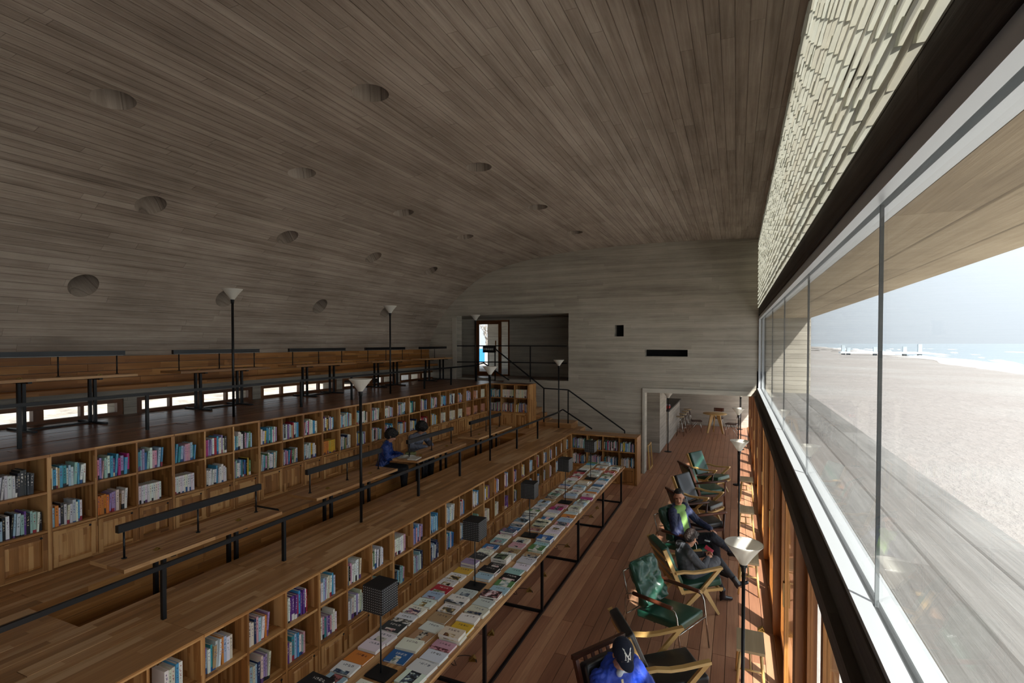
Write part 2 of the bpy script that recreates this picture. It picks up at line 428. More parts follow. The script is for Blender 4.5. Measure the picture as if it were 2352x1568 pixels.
for i in range(len(pr) - 1):
    vb.faces.new((inn[i][0], inn[i + 1][0], inn[i + 1][1], inn[i][1])); vb.faces.new((outr[i][0], outr[i][1], outr[i + 1][1], outr[i + 1][0]))
    vb.faces.new((inn[i][0], outr[i][0], outr[i + 1][0], inn[i + 1][0])); vb.faces.new((inn[i][1], inn[i + 1][1], outr[i + 1][1], outr[i][1]))
for i in (0, -1): vb.faces.new((inn[i][0], inn[i][1], outr[i][1], outr[i][0]))
bmesh.ops.recalc_face_normals(vb, faces=vb.faces)
vm = bpy.data.meshes.new('ceiling'); vb.to_mesh(vm); vb.free()
vault = bpy.data.objects.new('ceiling', vm); COL.objects.link(vault)
holes = [(-7.91, [1.95, 4.04, 6.12, 8.27, 10.45], 3.999), (-6.80, [2.05, 4.22, 6.39, 8.59, 10.75], 4.985), (-5.27, [.7, 2.95, 5.2, 7.47, 9.68], 5.471), (-3.28, [1.8, 4.11, 6.42, 8.72, 11.03], 5.667)]
hb = bmesh.new()
for hx, ys, hz in holes:
    k = min(range(len(pr)), key=lambda i: abs(pr[i][0] - hx) + abs(pr[i][1] - hz)); n_ = nrm(k)
    # shafts lean towards vertical so their side walls show from below
    d = Vector((n_.x * .8, 0, n_.y * .8 + .2)).normalized()
    for y in ys:
        mat4 = Matrix.Translation(Vector((hx, y, hz)) + d * .13) @ d.to_track_quat('Z', 'Y').to_matrix().to_4x4()
        bmesh.ops.create_cone(hb, cap_ends=True, segments=28, radius1=.175, radius2=.175, depth=.75, matrix=mat4)
hm = bpy.data.meshes.new('cutter'); hb.to_mesh(hm); hb.free()
ho = bpy.data.objects.new('cutter', hm); COL.objects.link(ho)
md = vault.modifiers.new('b', 'BOOLEAN'); md.operation = 'DIFFERENCE'; md.object = ho; md.solver = 'EXACT'
dg = bpy.context.evaluated_depsgraph_get(); nm = bpy.data.meshes.new_from_object(vault.evaluated_get(dg))
vault.modifiers.clear(); vault.data = nm; bpy.data.objects.remove(ho)
nm.materials.clear(); nm.materials.append(MAT['ceil'])
ul = nm.uv_layers[0] if nm.uv_layers else nm.uv_layers.new(name='UVMap')
for pl in nm.polygons:
    for li in pl.loop_indices:
        v = nm.vertices[nm.loops[li].vertex_index].co
        k = min(range(len(pr)), key=lambda i: (pr[i][0] - v.x) ** 2 + (pr[i][1] - v.z) ** 2)
        tt = Vector((pr[min(k + 1, len(pr) - 1)][0] - pr[max(k - 1, 0)][0], pr[min(k + 1, len(pr) - 1)][1] - pr[max(k - 1, 0)][1])).normalized()
        ul.data[li].uv = (v.y, arc[k] + (v.x - pr[k][0]) * tt.x + (v.z - pr[k][1]) * tt.y)
tag(vault, 'dark board-marked concrete barrel vault with round recesses', 'ceiling', kind='structure')

# ---- walls made of solid cells around their openings
def cells(mb, xs, zs, holes_, y0, y1, axis='x'):
    xs = sorted(set(xs)); zs = sorted(set(zs))
    for a, b in zip(xs, xs[1:]):
        for c, d in zip(zs, zs[1:]):
            mx, mz = (a + b) / 2, (c + d) / 2
            if any(h[0] < mx < h[1] and h[2] < mz < h[3] for h in holes_): continue
            if axis == 'x': mb.box(a, y0, c, b, y1, d, g=0)
            else: mb.box(y0, a, c, y1, b, d, g=1)
    return mb
FH = [(-7.42, -4.06, 2.24, 4.03), (-2.08, .46, -1, 2.02), (-2.85, -2.615, 3.41, 3.70), (-2.09, -1.08, 2.915, 3.08)]
def grid_of(h, xl, zl): return sorted(set([xl[0], xl[1]] + [q for p in h for q in p[:2] if xl[0] < q < xl[1]])), sorted(set([zl[0], zl[1]] + [q for p in h for q in p[2:] if zl[0] < q < zl[1]]))
xs, zs = grid_of(FH, (-9.0, 1.5), (0, 5.9))
zs = [z for z in zs] + [2.135]
wf = cells(MB(), [x for x in xs if x <= .46] + [.46], zs, FH, YF, 13.4)
wf.box(.46, 13.1, 2.13, .62, 13.4, 5.9, g=0)
wall_far = structure('wall_far', wf, MAT['wallc'], 'board-marked concrete end wall with doorway, entrance recess and two slots', 'wall')
slab('slot_shade_sheet', -2.85, 13.4, 3.41, -2.615, 13.42, 3.70, MAT['slot_shade'], wall_far)  # sheet closing the slot, its dark depth put into the colour
slab('slot_shade_sheet', -2.09, 13.4, 2.915, -1.08, 13.42, 3.08, MAT['slot_shade'], wall_far)
# pale edge strip framing the recess and doorway jamb
structure('trim_1', MB().box(-7.55, 13.07, 2.2, -7.42, 13.1, 3.98, g=2), concrete('jamb_concrete', 'a5a094', 'bcb7ab', 'cfcabf', .4, .2, .2), 'pale concrete edge beside the entrance recess', 'trim')
structure('trim_2', MB().box(-2.14, 13.06, 0, -2.08, 13.1, 2.02, g=2).box(-2.14, 13.06, 2.02, .42, 13.1, 2.125, g=0), concrete('lintel_concrete', 'a19c91', 'bbb6aa', 'cfcabf', .4, .2, .2), 'pale concrete frame around the cafe doorway', 'trim')

# entrance recess
DX0, DX1, DY = -7.86, -6.64, 15.1
rc = cells(MB(), [-9.1, DX0, DX1, -3.0], [2.0, 2.2, 3.97, 4.4], [(DX0, DX1, 2.2, 3.97)], DY + .02, 15.4)
rc.box(-9.1, 13.4, 2.0, -8.4, 15.4, 4.4, g=1).box(-3.1, 13.4, 2.0, -3.0, 15.4, 4.4, g=1).box(-9.1, 13.4, 4.03, -3.0, 15.4, 4.4, g=0)
structure('wall_entrance', rc, MAT['wallc'], 'shaded concrete walls of the entrance recess', 'wall')
d1 = tag(put('door_1', None), 'timber framed glass entrance door with side light', 'door', kind='structure')
fr = MB().box(DX0, DY - .04, 2.2, DX0 + .06, DY + .06, 3.97).box(DX1 - .03, DY - .04, 2.2, DX1, DY + .06, 3.97).box(DX0, DY - .04, 3.92, DX1, DY + .06, 3.97).box(DX0, DY - .04, 2.2, DX1, DY + .06, 2.24)
fr.obj('door_frame', MAT['doorwood'], d1)
lx0, lx1 = DX0 + .06, -6.93
lf = MB().box(lx0, DY, 2.24, lx0 + .06, DY + .05, 3.92).box(lx1 - .1, DY, 2.24, lx1, DY + .05, 3.92).box(lx0 + .06, DY, 3.85, lx1 - .1, DY + .05, 3.92).box(lx0 + .06, DY, 2.24, lx1 - .1, DY + .05, 2.32)
leaf = lf.obj('door_leaf', MAT['doorwood'], d1)
slab('handle', lx1 - .19, DY - .05, 2.95, lx1 - .16, DY - .02, 3.32, MAT['post'], leaf)
slab('pane', lx0 + .06, DY + .02, 2.32, lx1 - .1, DY + .028, 3.85, MAT['glass'], leaf)
slab('pane', lx1, DY + .02, 2.24, DX1 - .03, DY + .028, 3.92, MAT['glass'], d1)

# back wall of the hall and the cafe beyond the doorway
structure('wall_back', MB().box(-9.2, YB - .3, -.3, .8, YB, 6.5, g=0), MAT['wallc'], 'concrete wall closing the hall', 'wall')
cafe = MB().box(-6, 21.65, -.2, .6, 21.95, 2.6, g=0).box(-6, 15.7, -.05, -2.06, 17.25, 2.6, g=0).box(-6.2, 13.4, -.2, -6, 15.5, 2.04, g=1).box(-6.2, 15.5, -.2, -6, 21.95, 2.6, g=1)
structure('wall_cafe', cafe, MAT['wallc'], 'concrete walls of the cafe beyond the doorway', 'wall')
structure('ceiling_cafe', MB().box(-3.0, 13.4, 2.3, .62, 15.5, 2.6, g=1).box(-6.2, 15.5, 2.3, .62, 21.95, 2.6, g=1), MAT['ceil'], 'concrete ceiling over the cafe', 'ceiling')

# low wall on the left with its strip windows
WIN = [(.46 + 2.2 * k, 2.48 + 2.2 * k) for k in range(-1, 6)]
WH = [(a, b, 2.19, 2.435) for a, b in WIN]
ys = sorted(set([YB, 13.9] + [q for w in WIN for q in w]))
wl = cells(MB().box(-8.62, YB, -.3, -8.22, 13.4, 2.0, g=1), ys, [2.0, 2.2, 2.435, 2.578], WH, -8.62, -8.22, 'y')
structure('wall_left', wl, MAT['wallc'], 'low concrete wall with strip windows under the bench', 'wall')
for k, (a, b) in enumerate(WIN):
    w = tag(put('window_%d' % (k + 1), None), 'low timber strip window, %s of the row below the bench counted from the entrance' % ORD[7 - k], 'window', kind='structure')
    X0, X1 = -8.30, -8.235
    f_ = MB().box(X0, a, 2.2, X1, b, 2.243).box(X0, a, 2.38, X1, b, 2.435).box(X0, a, 2.243, X1, a + .08, 2.38).box(X0, b - .08, 2.243, X1, b, 2.38)
    c_ = (a + b) / 2; f_.box(X0 - .01, c_ - .055, 2.243, X1 + .015, c_ + .055, 2.38)
    f_.obj('window_frame', MAT['doorwood'], w)
    for s_, e_ in ((a + .08, c_ - .055), (c_ + .055, b - .08)):
        m_ = (s_ + e_) / 2
        slab('mullion', X0, m_ - .022, 2.243, X1, m_ + .022, 2.38, MAT['doorwood'], w)
        slab('pane', -8.275, s_, 2.243, -8.268, m_ - .022, 2.38, MAT['glass'], w)
        slab('pane', -8.275, m_ + .022, 2.243, -8.268, e_, 2.38, MAT['glass'], w)

# ---- right side: white brick band, lintel, window strip, sill beam
BZ0, BP, BR = 4.045, .0885, 18
def translucent(name, colnodes, mix, tr):
    t = NT(name); c = colnodes(t)
    d = t.n('BsdfDiffuse'); t.put(d.inputs[0], c); q = t.n('BsdfTranslucent'); t.put(q.inputs[0], c); g = t.n('BsdfGlossy'); g.inputs['Roughness'].default_value = .3
    m = t.n('MixShader'); m.inputs[0].default_value = tr; t.t.links.new(d.outputs[0], m.inputs[1]); t.t.links.new(q.outputs[0], m.inputs[2])
    m2 = t.n('MixShader'); m2.inputs[0].default_value = mix; t.t.links.new(m.outputs[0], m2.inputs[1]); t.t.links.new(g.outputs[0], m2.inputs[2]); t.t.links.new(m2.outputs[0], t.out.inputs[0])
    return t.m
def bedding():
    m = MB()
    for i in range(BR + 1): m.box(.4525, YB, BZ0 + BP * i - .006, .476, 13.1, BZ0 + BP * i + .004, g=1)
    return m
MORT = plain('brick_mortar', '57534a', .9)
wr = structure('wall_right', bedding(), MORT, 'band of pale uneven bricks above the long window', 'wall')
def bcol(t):
    o = t.n('ObjectInfo'); p = t.n('NewGeometry'); n = t.noise(p.outputs['Position'], 7, 4, .6)
    c = t.mix(n, lin('b9bbab'), lin('dcdccf')); return t.mix(t.math('MULTIPLY', o.outputs['Random'], .35), c, lin('b5a88f'))
MAT['brick'] = translucent('pale_glass_brick', bcol, .06, .27)
def brickmesh(seed):
    r = random.Random(seed); m = MB(); L, H, D = .2885, .0838, .06
    j = lambda s=.004: r.uniform(-s, s)
    # outer face leans: foot proud, head set back, corners uneven
    X = -D / 2
    o = [(X - .012 + j(), -L / 2, -H / 2 + j(.002)), (X - .012 + j(), L / 2, -H / 2 + j(.002)), (X + .006 + j(), L / 2, H / 2), (X + .006 + j(), -L / 2, H / 2)]
    i = [(X + .020, p[1], p[2]) for p in o]
    q = [(0, 0), (L, 0), (L, H), (0, H)]
    m.face(o[::-1], q, 0)
    for k in range(4):
        k2 = (k + 1) % 4; m.face([o[k], o[k2], i[k2], i[k]], q, 0)
    return m.mesh('brick', MAT['brick'])
BM = [brickmesh(s) for s in range(8)]
rest = MB(); nb = 0; bl = []
r_ = random.Random(21)
for row in range(BR):
    z = BZ0 + BP * (row + .5); y = -1.0 + (row % 2) * .144 + r_.uniform(-.03, .03)
    while y < 13.23:
        bl.append((y, z, r_.uniform(-.003, .008), r_.randrange(8), r_.uniform(-.016, .016))); y += .287
bl.sort(key=lambda b: abs(b[0] - 3.6) if b[0] > 1.1 else 99)
for i, (y, z, dx, k, rz) in enumerate(bl):
    if i < 300: put('brick', BM[k], wr, (.475 - dx, y, z), (0, 0, rz))
    else:
        me = BM[k]; b0 = len(rest.v)
        cs, sn = math.cos(rz), math.sin(rz)
        for pl in me.polygons:
            rest.face([(.475 - dx + me.vertices[v].co.x * cs - me.vertices[v].co.y * sn, min(13.099, y + me.vertices[v].co.x * sn + me.vertices[v].co.y * cs), z + me.vertices[v].co.z) for v in pl.vertices], [(0, 0)] * len(pl.vertices))
tag(rest.obj('far_bricks', MAT['brick'], wr), kind='stuff')
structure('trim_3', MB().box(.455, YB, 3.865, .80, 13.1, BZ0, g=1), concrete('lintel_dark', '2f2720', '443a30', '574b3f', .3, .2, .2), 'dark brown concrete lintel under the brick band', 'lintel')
structure('trim_4', MB().box(.47, YB, 3.83, .62, 13.1, 3.862, g=1).box(.46, YB, 3.785, .505, 13.1, 3.83, g=1).box(.535, YB, 3.785, .60, 13.1, 3.83, g=1).box(.46, 13.05, 2.2, .505, 13.1, 3.8).box(.535, 13.05, 2.2, .58, 13.1, 3.8), MAT['alu'], 'pale aluminium head and end frame of the long window', 'window frame')
structure('trim_5', MB().box(.44, YB, 2.185, .503, 13.1, 2.212, g=1).box(.533, YB, 2.185, .60, 13.1, 2.212, g=1).box(.503, YB, 2.185, .533, 13.1, 2.2, m=1, g=1), [MAT['alu'], MAT['alud']], 'pale aluminium sill channel of the long window', 'window frame')
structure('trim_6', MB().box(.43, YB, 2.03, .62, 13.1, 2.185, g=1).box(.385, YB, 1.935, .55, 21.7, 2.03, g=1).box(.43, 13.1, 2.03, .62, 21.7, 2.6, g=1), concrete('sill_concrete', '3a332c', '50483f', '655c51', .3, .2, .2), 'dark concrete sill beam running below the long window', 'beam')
JOINT = plain('window_sealant', '6b6e70', .5)
MUL = [-6.4, -4.15, -1.95, .25, 2.45, 4.69, 6.93, 9.17, 11.4, 13.06]
for k in range(len(MUL) - 1):
    a, b = MUL[k], MUL[k + 1]
    w = tag(put('window_%d' % (k + 8), None), 'large frameless glass pane of the long sea window, %s from the end wall' % ORD[9 - k], 'window', kind='structure')
    slab('pane', .513, a + .004, 2.2, .525, b - .004, 3.80, MAT['glass'], w, g=1)
    slab('sealant_joint', .512, b - .004, 2.2, .526, b + .004, 3.79, JOINT, w) if k < 8 else None
slab('pane', .513, YB, 2.2, .525, MUL[0], 3.80, MAT['glass'], tag(put('window_18', None), 'glass pane of the long sea window beside the camera', 'window', kind='structure'))

# timber door row below the sill beam
structure('trim_7', MB().box(.40, YB, -.2, .54, 21.65, .035, g=1), MAT['post'], 'timber threshold under the row of glazed doors', 'threshold')
PY = [-6.8 + 2.2 * k for k in range(0, 13)]
n = 1
for k, y in enumerate(PY):
    structure('trim_%d' % (8 + k), MB().box(.395, y - .085, .035, .53, y + .085, 1.935, g=2), MAT['post'], 'broad timber post of the glazed door row, %s from the cafe wall' % ORD[len(PY) - k], 'post')
    if k == len(PY) - 1: break
    for s in (0, 1):
        n += 1
        a = y + .09 + s * 1.01; b = a + 1.01; X0, X1 = (.415, .455) if s == 0 else (.46, .50)
        dd = tag(put('door_%d' % n, None), 'timber framed glazed door, %s leaf of the bay %s from the cafe wall' % (('nearer', 'farther')[s], ORD[len(PY) - 1 - k]), 'door', kind='structure')
        MB().box(X0, a, .04, X1, a + .075, 1.93, g=2).box(X0, b - .075, .04, X1, b, 1.93, g=2).box(X0, a + .075, .04, X1, b - .075, .14, g=1).box(X0, a + .075, 1.85, X1, b - .075, 1.93, g=1).obj('door_frame', MAT['post'], dd)
        slab('pane', X0 + .016, a + .075, .14, X0 + .023, b - .075, 1.85, MAT['glass'], dd)
        slab('lock_block', X0 - .012, (b - .07) if s == 0 else a + .01, .86, X0, (b - .01) if s == 0 else a + .07, 1.08, MAT['lightwood'], dd)

# ---- concrete window box outside, terrace
structure('eave', MB().box(.62, YB, 3.80, 1.5, 13.4, 4.2, g=1), MAT['soffit'], 'brown board-marked concrete soffit jutting over the long window', 'eave')
structure('window_box_fin', MB().box(.62, 13.1, 2.13, 1.5, 13.4, 3.8, g=0), MAT['wallc'], 'concrete fin closing the window box outside the glass', 'wall')
structure('window_box_slab', MB().box(.62, YB, 1.97, 1.46, 13.4, 2.13, g=1).box(.55, 13.4, 1.97, 1.46, 22, 2.13, g=1), MAT['slab'], 'grey concrete ledge outside below the long window, extended to shade the cafe floor', 'slab')  # the run past the hall is added to keep sun off the cafe floor
structure('terrace', MB().box(.54, -16, -.5, 4.1, 22, -.04, g=1), concrete('bounce_apron_concrete', 'bdb9b2', 'd0ccc5', 'dfdcd6', 1.2, .3, .1), 'terrace outside the glazed doors, its unseen pale apron added to bounce light inside', 'terrace')  # pale, unseen widening of the terrace, added to bounce daylight into the hall

# ---- beach, sea
def sandmat():
    t = NT('pale_sand'); g = t.n('NewGeometry'); p = g.outputs['Position']
    mp = t.n('Mapping'); t.t.links.new(p, mp.inputs[0]); mp.inputs['Scale'].default_value = (1.0, .45, 1)
    a = t.noise(mp.outputs[0], 2.6, 5, .65); b = t.noise(p, .06, 3, .5); c = t.noise(mp.outputs[0], 7, 3, .6)
    col = t.mix(a, lin('706862'), lin('8d8580'))
    col = t.mix(t.step(b, .45, .7), col, lin('89847f'))
    return t.bsdf(col, .95, t.math('ADD', a, t.math('MULTIPLY', c, .4)), .9, .12)
MAT['sand'] = sandmat()
def shore(y): return 33.5 + .075 * y + 1.3 * math.sin(y * .045) + .6 * math.sin(y * .13)
sb = MB()
ysl = [-60, -40, -25, -15] + [-10 + 4 * i for i in range(60)] + [240 + 15 * i for i in range(30)]
us = [0, .02, .05, .1, .17, .25, .35, .5, .65, .8, .9, 1.0, 1.12]
hz_ = random.Random(2)
grid = [[(3.6 + (shore(y) - 3.6) * u, y, -.38 - .68 * u ** 1.3 + (hz_.uniform(-.05, .05) if .02 < u < .9 else 0)) for u in us] for y in ysl]
for i in range(len(ysl) - 1):
    for j in range(len(us) - 1):
        sb.face([grid[i][j], grid[i][j + 1], grid[i + 1][j + 1], grid[i + 1][j]], [(0, 0)] * 4, 0, True)
sand = structure('beach', sb, MAT['sand'], 'wide pale sand beach outside the long window', 'beach', merge=True)
seam = NT('grey_sea'); sg = seam.n('NewGeometry'); smp = seam.n('Mapping'); seam.t.links.new(sg.outputs['Position'], smp.inputs[0]); smp.inputs['Scale'].default_value = (1, .3, 1)
sn = seam.noise(smp.outputs[0], .5, 4, .6)
MAT['sea'] = seam.bsdf(lin('75848b'), .14, sn, .06, .1)
sm = MB(); sm.face([(24, -300, -1.03), (2600, -300, -1.03), (2600, 2800, -1.03), (24, 2800, -1.03)], [(0, 0)] * 4)
sea = structure('sea', sm, MAT['sea'], 'pale grey sea with white breakers', 'sea')
foam = plain('white_foam', 'dfe4e6', .8)
wet = plain('wet_sand', '9b9189', .45)
r_ = random.Random(31)
def wave(off, w0, amp, y0, y1, h, step=2.0, thr=.0):
    m = MB(); prev = None; y = y0
    while y < y1:
        env = max(0.0, (.55 * math.sin(y * .043 + off * 1.7) + .45 * math.sin(y * .117 + off) + .25 * math.sin(y * .31 + off * .3) - thr)); env = min(1, env * 1.6)
        w = w0 * env * r_.uniform(.8, 1.1); c = shore(y) + off + amp * math.sin(y * .05 + off * 2); hh = h * env
        cur = [(c - w * .7, y, -1.029), (c - w * .35, y, -1.029 + hh * .5), (c, y, -1.029 + hh), (c + w * .3, y, -1.029 + hh * .5), (c + w * .5, y, -1.029)]
        if prev is not None and (env > 0 or penv > 0):
            for q in range(4): m.face([prev[q], prev[q + 1], cur[q + 1], cur[q]], [(0, 0)] * 4, 0, True)
        prev = cur; penv = env; y += step * (1 + max(0, y) * .004)
    return m
for off, w0, amp, h, gp in ((1.4, 1.8, .5, .10, -1.2), (4.2, 2.2, .8, .3, -.45), (9, 2.2, 1.2, .35, -.1), (17, 2.0, 1.6, .35, .15), (31, 2, 2, .3, .35), (60, 2, 3, .3, .5)):
    tag(wave(off, w0, amp, -40, 500, h, 2.0, gp).obj('breaking_wave', foam, sea, merge=True), kind='stuff')
wm = MB()
yy = [-60 + 8 * i for i in range(90)]
for a, b in zip(yy, yy[1:]):
    wm.face([(shore(a) - 4 - 1.2 * math.sin(a * .07), a, -.955), (shore(a) + 2, a, -1.0), (shore(b) + 2, b, -1.0), (shore(b) - 4 - 1.2 * math.sin(b * .07), b, -.955)], [(0, 0)] * 4, 0, True)
wm.obj('wet_sand', wet, sand)
jt = thing('beach_jetty', 'small pale jetty with posts far along the shoreline', 'jetty', (41, 205, -1))
MB().box(-9, -2, .7, 15, 2, 1.3, g=0).obj('deck', plain('jetty_pale', 'c9ced1', .8), jt)
for px_, ph in ((-8, 3.4), (-6.5, 2.6), (1, 2.8), (9, 3.0), (13, 3.8)):
    MB().box(px_ - .5, -.6, 0, px_ + .5, .6, ph).obj('post', plain('jetty_grey', '9fa8ae', .8), jt)
# inland ground seen through the low windows and the entrance
rub = NT('sunlit_rubble'); rg = rub.n('NewGeometry'); ra = rub.noise(rg.outputs['Position'], 1.3, 6, .7)
il = MB(); r_ = random.Random(8)
gx = [-9.0 - 1.5 * i for i in range(30)]; gy = [-12 + 1.6 * i for i in range(40)]
G = [[(x, y, .75 + r_.uniform(-.09, .09) + (.02 * (-x - 9))) for y in gy] for x in gx]
for i in range(len(gx) - 1):
    for j in range(len(gy) - 1): il.face([G[i][j], G[i][j + 1], G[i + 1][j + 1], G[i + 1][j]], [(0, 0)] * 4, 0, True)
structure('inland_ground', il, rub.bsdf(rub.ramp(ra, [(.3, lin('5f554b')), (.5, lin('91867a')), (.75, lin('a89e92'))]), .95, ra, .8, .2), 'pale rubble ground outside the low strip windows', 'ground', merge=True)
structure('entrance_terrace', MB().box(-12, 15.4, 1.8, -3, 22, 2.17, g=1), MAT['slab'], 'pale paving outside the entrance door', 'ground')
structure('wall_outside', MB().box(-9.62, 19.6, 1.9, -3.0, 20.0, 6.0, g=0), MAT['wallc'], 'concrete wall outside the entrance door', 'wall')
structure('added_shade_canopy', MB().box(-12, 15.4, 4.2, -2.5, 20.4, 4.5, g=0), MAT['wallc'], 'unseen concrete canopy added to shade the wall outside the entrance door', 'canopy')  # out of view, added to keep the sun off the outside wall
structure('entrance_yard', MB().box(-45, 22, 1.4, -3, 60, 1.95, g=1), MAT['sand'], 'pale sandy yard beyond the entrance paving', 'ground')
# ================================================================== BOOKCASES
CD = .37                     # carcass depth
ZS = (.362, .728)            # undersides of the two shelf boards
def bookcase(n, p, topdepth=.44, tm='tierfloor'):
    W = n * p; root = thing('bookcase', 'x', 'bookcase'); t = .018; S = MAT['shelf']; H = 1.1
    slab('side_panel', 0, .002, 0, t, CD, H - .028, S, root, g=2); slab('side_panel', W - t, .002, 0, W, CD, H - .028, S, root, g=2)
    for k in range(1, n): slab('divider', k * p - .01, .004, .03, k * p + .01, CD - .02, H - .028, S, root, g=2)
    slab('top_board', .0015, -.004, H - .028, W - .0015, topdepth, H, MAT[tm], root, g=0)
    slab('top_edge', .0015, -.012, H - .027, W - .0015, -.004, H - .001, S, root, g=0)
    for z in ZS: slab('shelf_board', t, .006, z, W - t, CD - .02, z + .022, S, root, g=0)
    slab('base_board', t, .006, .0, W - t, CD - .02, .03, S, root, g=0)
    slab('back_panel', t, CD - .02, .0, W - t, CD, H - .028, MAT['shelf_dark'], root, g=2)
    for k in range(n):
        a = k * p + (t if k == 0 else .01) + .003; b = (k + 1) * p - (t if k == n - 1 else .01) - .003
        w = b - a; z0, z1 = .012, .358; st = .042
        key = ('door', n, round(w, 3))
        if key not in _bm:
            m = MB().box(-w / 2, 0, z0, -w / 2 + st, .02, z1, g=2).box(w / 2 - st, 0, z0, w / 2, .02, z1, g=2).box(-w / 2 + st, 0, z0, w / 2 - st, .02, z0 + st, g=0).box(-w / 2 + st, 0, z1 - st, w / 2 - st, .02, z1, g=0)
            _bm[key] = m.mesh('door', S)
            wi = w / 2 - st; pm = MB()     # raised field with chamfered edge
            za, zb = z0 + st, z1 - st; c = .022
            o = [(-wi, .014, za), (wi, .014, za), (wi, .014, zb), (-wi, .014, zb)]; i_ = [(-wi + c, .004, za + c), (wi - c, .004, za + c), (wi - c, .004, zb - c), (-wi + c, .004, zb - c)]
            pm.face(i_, [(p_[2], p_[0]) for p_ in i_])
            for q in range(4):
                q2 = (q + 1) % 4; f_ = [o[q], o[q2], i_[q2], i_[q]]; pm.face(f_, [(p_[2], p_[0]) for p_ in f_])
            _bm[key + ('p',)] = pm.mesh('door_panel', S)
            _bm[key + ('h',)] = MB().tube([(0, -.002, 0), (0, .004, 0)], .011, 10).mesh('finger_hole', MAT['black'])
        d = put('door', _bm[key], root, ((a + b) / 2, 0, 0))
        put('door_panel', _bm[key + ('p',)], d); put('finger_hole', _bm[key + ('h',)], d, (w / 2 - .05, -.001, z1 - .03))
    return root
# run A: along the middle tier under the top tier; run B: along the ground floor under the middle tier
PA, PB = .39, .387
XA, XB = -5.93, -3.60
Y0A, Y0B = 2.723, 3.726
CASES = []                   # (matrix world, n, pitch, run name, bay offset)
protoA = bookcase(3, PA, tm='topfloor'); first = True
for k in range(-1, 8):
    o = protoA if first else copy_tree(protoA); first = False
    o.location = (XA, Y0A + k * 3 * PA, ZT2); o.rotation_euler = (0, 0, R(90))
    tag(o, 'three-bay bamboo bookcase with doors on the middle tier, %s from the entrance corner' % ORD[8 - k], 'bookcase', 'bookcases along the middle tier')
    CASES.append((o, 3, PA, 'A', k * 3))
protoB = bookcase(3, PB); first = True
for k in range(-2, 7):
    o = protoB if first else copy_tree(protoB); first = False
    o.location = (XB, Y0B + k * 3 * PB, 0); o.rotation_euler = (0, 0, R(90))
    tag(o, 'three-bay bamboo bookcase with doors behind the book table, %s from the cafe doorway corner' % ORD[7 - k], 'bookcase', 'bookcases behind the book table')
    CASES.append((o, 3, PB, 'B', k * 3))
YEA, YEB = Y0A + 24 * PA, Y0B + 21 * PB      # inner corners
oA = bookcase(3, .375, tm='topfloor'); oA.location = (XA + .001, YEA + .002, ZT2)
tag(oA, 'three-bay bamboo bookcase standing crosswise below the entrance, facing the reading tables', 'bookcase')
slab('end_panel', 1.13, -.012, 0, 1.165, .47, 1.1, MAT['shelf'], oA, g=2)
oB = bookcase(4, .378); oB.location = (XB + .001, YEB + .002, 0)
tag(oB, 'four-bay bamboo bookcase standing crosswise beside the cafe doorway', 'bookcase')
slab('end_panel', 1.515, -.012, 0, 1.55, .47, 1.1, MAT['shelf'], oB, g=2)
CASES += [(oA, 3, .375, 'C', 0), (oB, 4, .378, 'D', 0)]

# ------------------------------------------------------------------ books on the shelves
def bookmat(name, typ):
    t = NT(name)
    if typ == 'OBJECT':
        a = t.n('Attribute', attribute_type='OBJECT', attribute_name='c1'); b = t.n('Attribute', attribute_type='OBJECT', attribute_name='c2'); c1, c2 = a.outputs['Color'], b.outputs['Color']
        oi = t.n('ObjectInfo'); rn = t.math('MULTIPLY', oi.outputs['Random'], 40)
    else:
        a = t.n('Attribute', attribute_type='GEOMETRY', attribute_name='c1'); b = t.n('Attribute', attribute_type='GEOMETRY', attribute_name='c2'); c1, c2 = a.outputs['Color'], b.outputs['Color']; rn = t.math('MULTIPLY', a.outputs['Fac'], 40)
    u, v = t.uv()        # u across the spine, v up the spine
    row = t.math('FLOOR', t.math('MULTIPLY', v, 26)); colm = t.math('FLOOR', t.math('MULTIPLY', u, 7))
    ch = t.math('GREATER_THAN', t.white(t.comb(row, colm, rn)), .48)
    inx = t.math('LESS_THAN', t.math('ABSOLUTE', t.math('SUBTRACT', u, .5)), .2)
    inz = t.math('MULTIPLY', t.math('GREATER_THAN', v, .42), t.math('LESS_THAN', v, .88))
    gapz = t.math('GREATER_THAN', t.math('FRACT', t.math('MULTIPLY', v, 6.5)), .3)
    mk = t.math('MULTIPLY', t.math('MULTIPLY', ch, inx), t.math('MULTIPLY', inz, gapz))
    foot = t.math('MULTIPLY', t.math('LESS_THAN', v, t.math('MULTIPLY', t.white(t.comb(rn, 1.5)), .28)), t.math('GREATER_THAN', t.white(t.comb(rn, 7.7)), .55))
    col = t.mix(t.math('MAXIMUM', t.math('MULTIPLY', mk, .85), foot), c1, c2)
    return t.bsdf(col, .42)
MAT['book'] = bookmat('book_cover', 'OBJECT'); MAT['bookfar'] = bookmat('book_cover_far', 'GEOMETRY')
MAT['pages'] = plain('page_block', 'e6dfd0', .85)
PAL = {'white': 'f1f0ec', 'cream': 'e3dac2', 'pale grey': 'cfd3d8', 'pale blue': 'a9c8da', 'sky blue': '4fa3cc', 'blue': '2a6aa8', 'navy': '24365c', 'teal': '3f9aa0', 'mint': '9fc8bd', 'pink': 'dca3b4', 'magenta': 'b8327f', 'lilac': 'a893c0', 'purple': '6c3f8f', 'red': 'b3293a', 'orange': 'e08a3c', 'yellow': 'e6bd3f', 'tan': 'b99a72', 'brown': '7a5636', 'green': '5f8a54', 'charcoal': '3a3b40', 'black': '1d1d20', 'salmon': 'd99a80', 'ivory': 'ebe5d2', 'olive': '7d7d3f'}
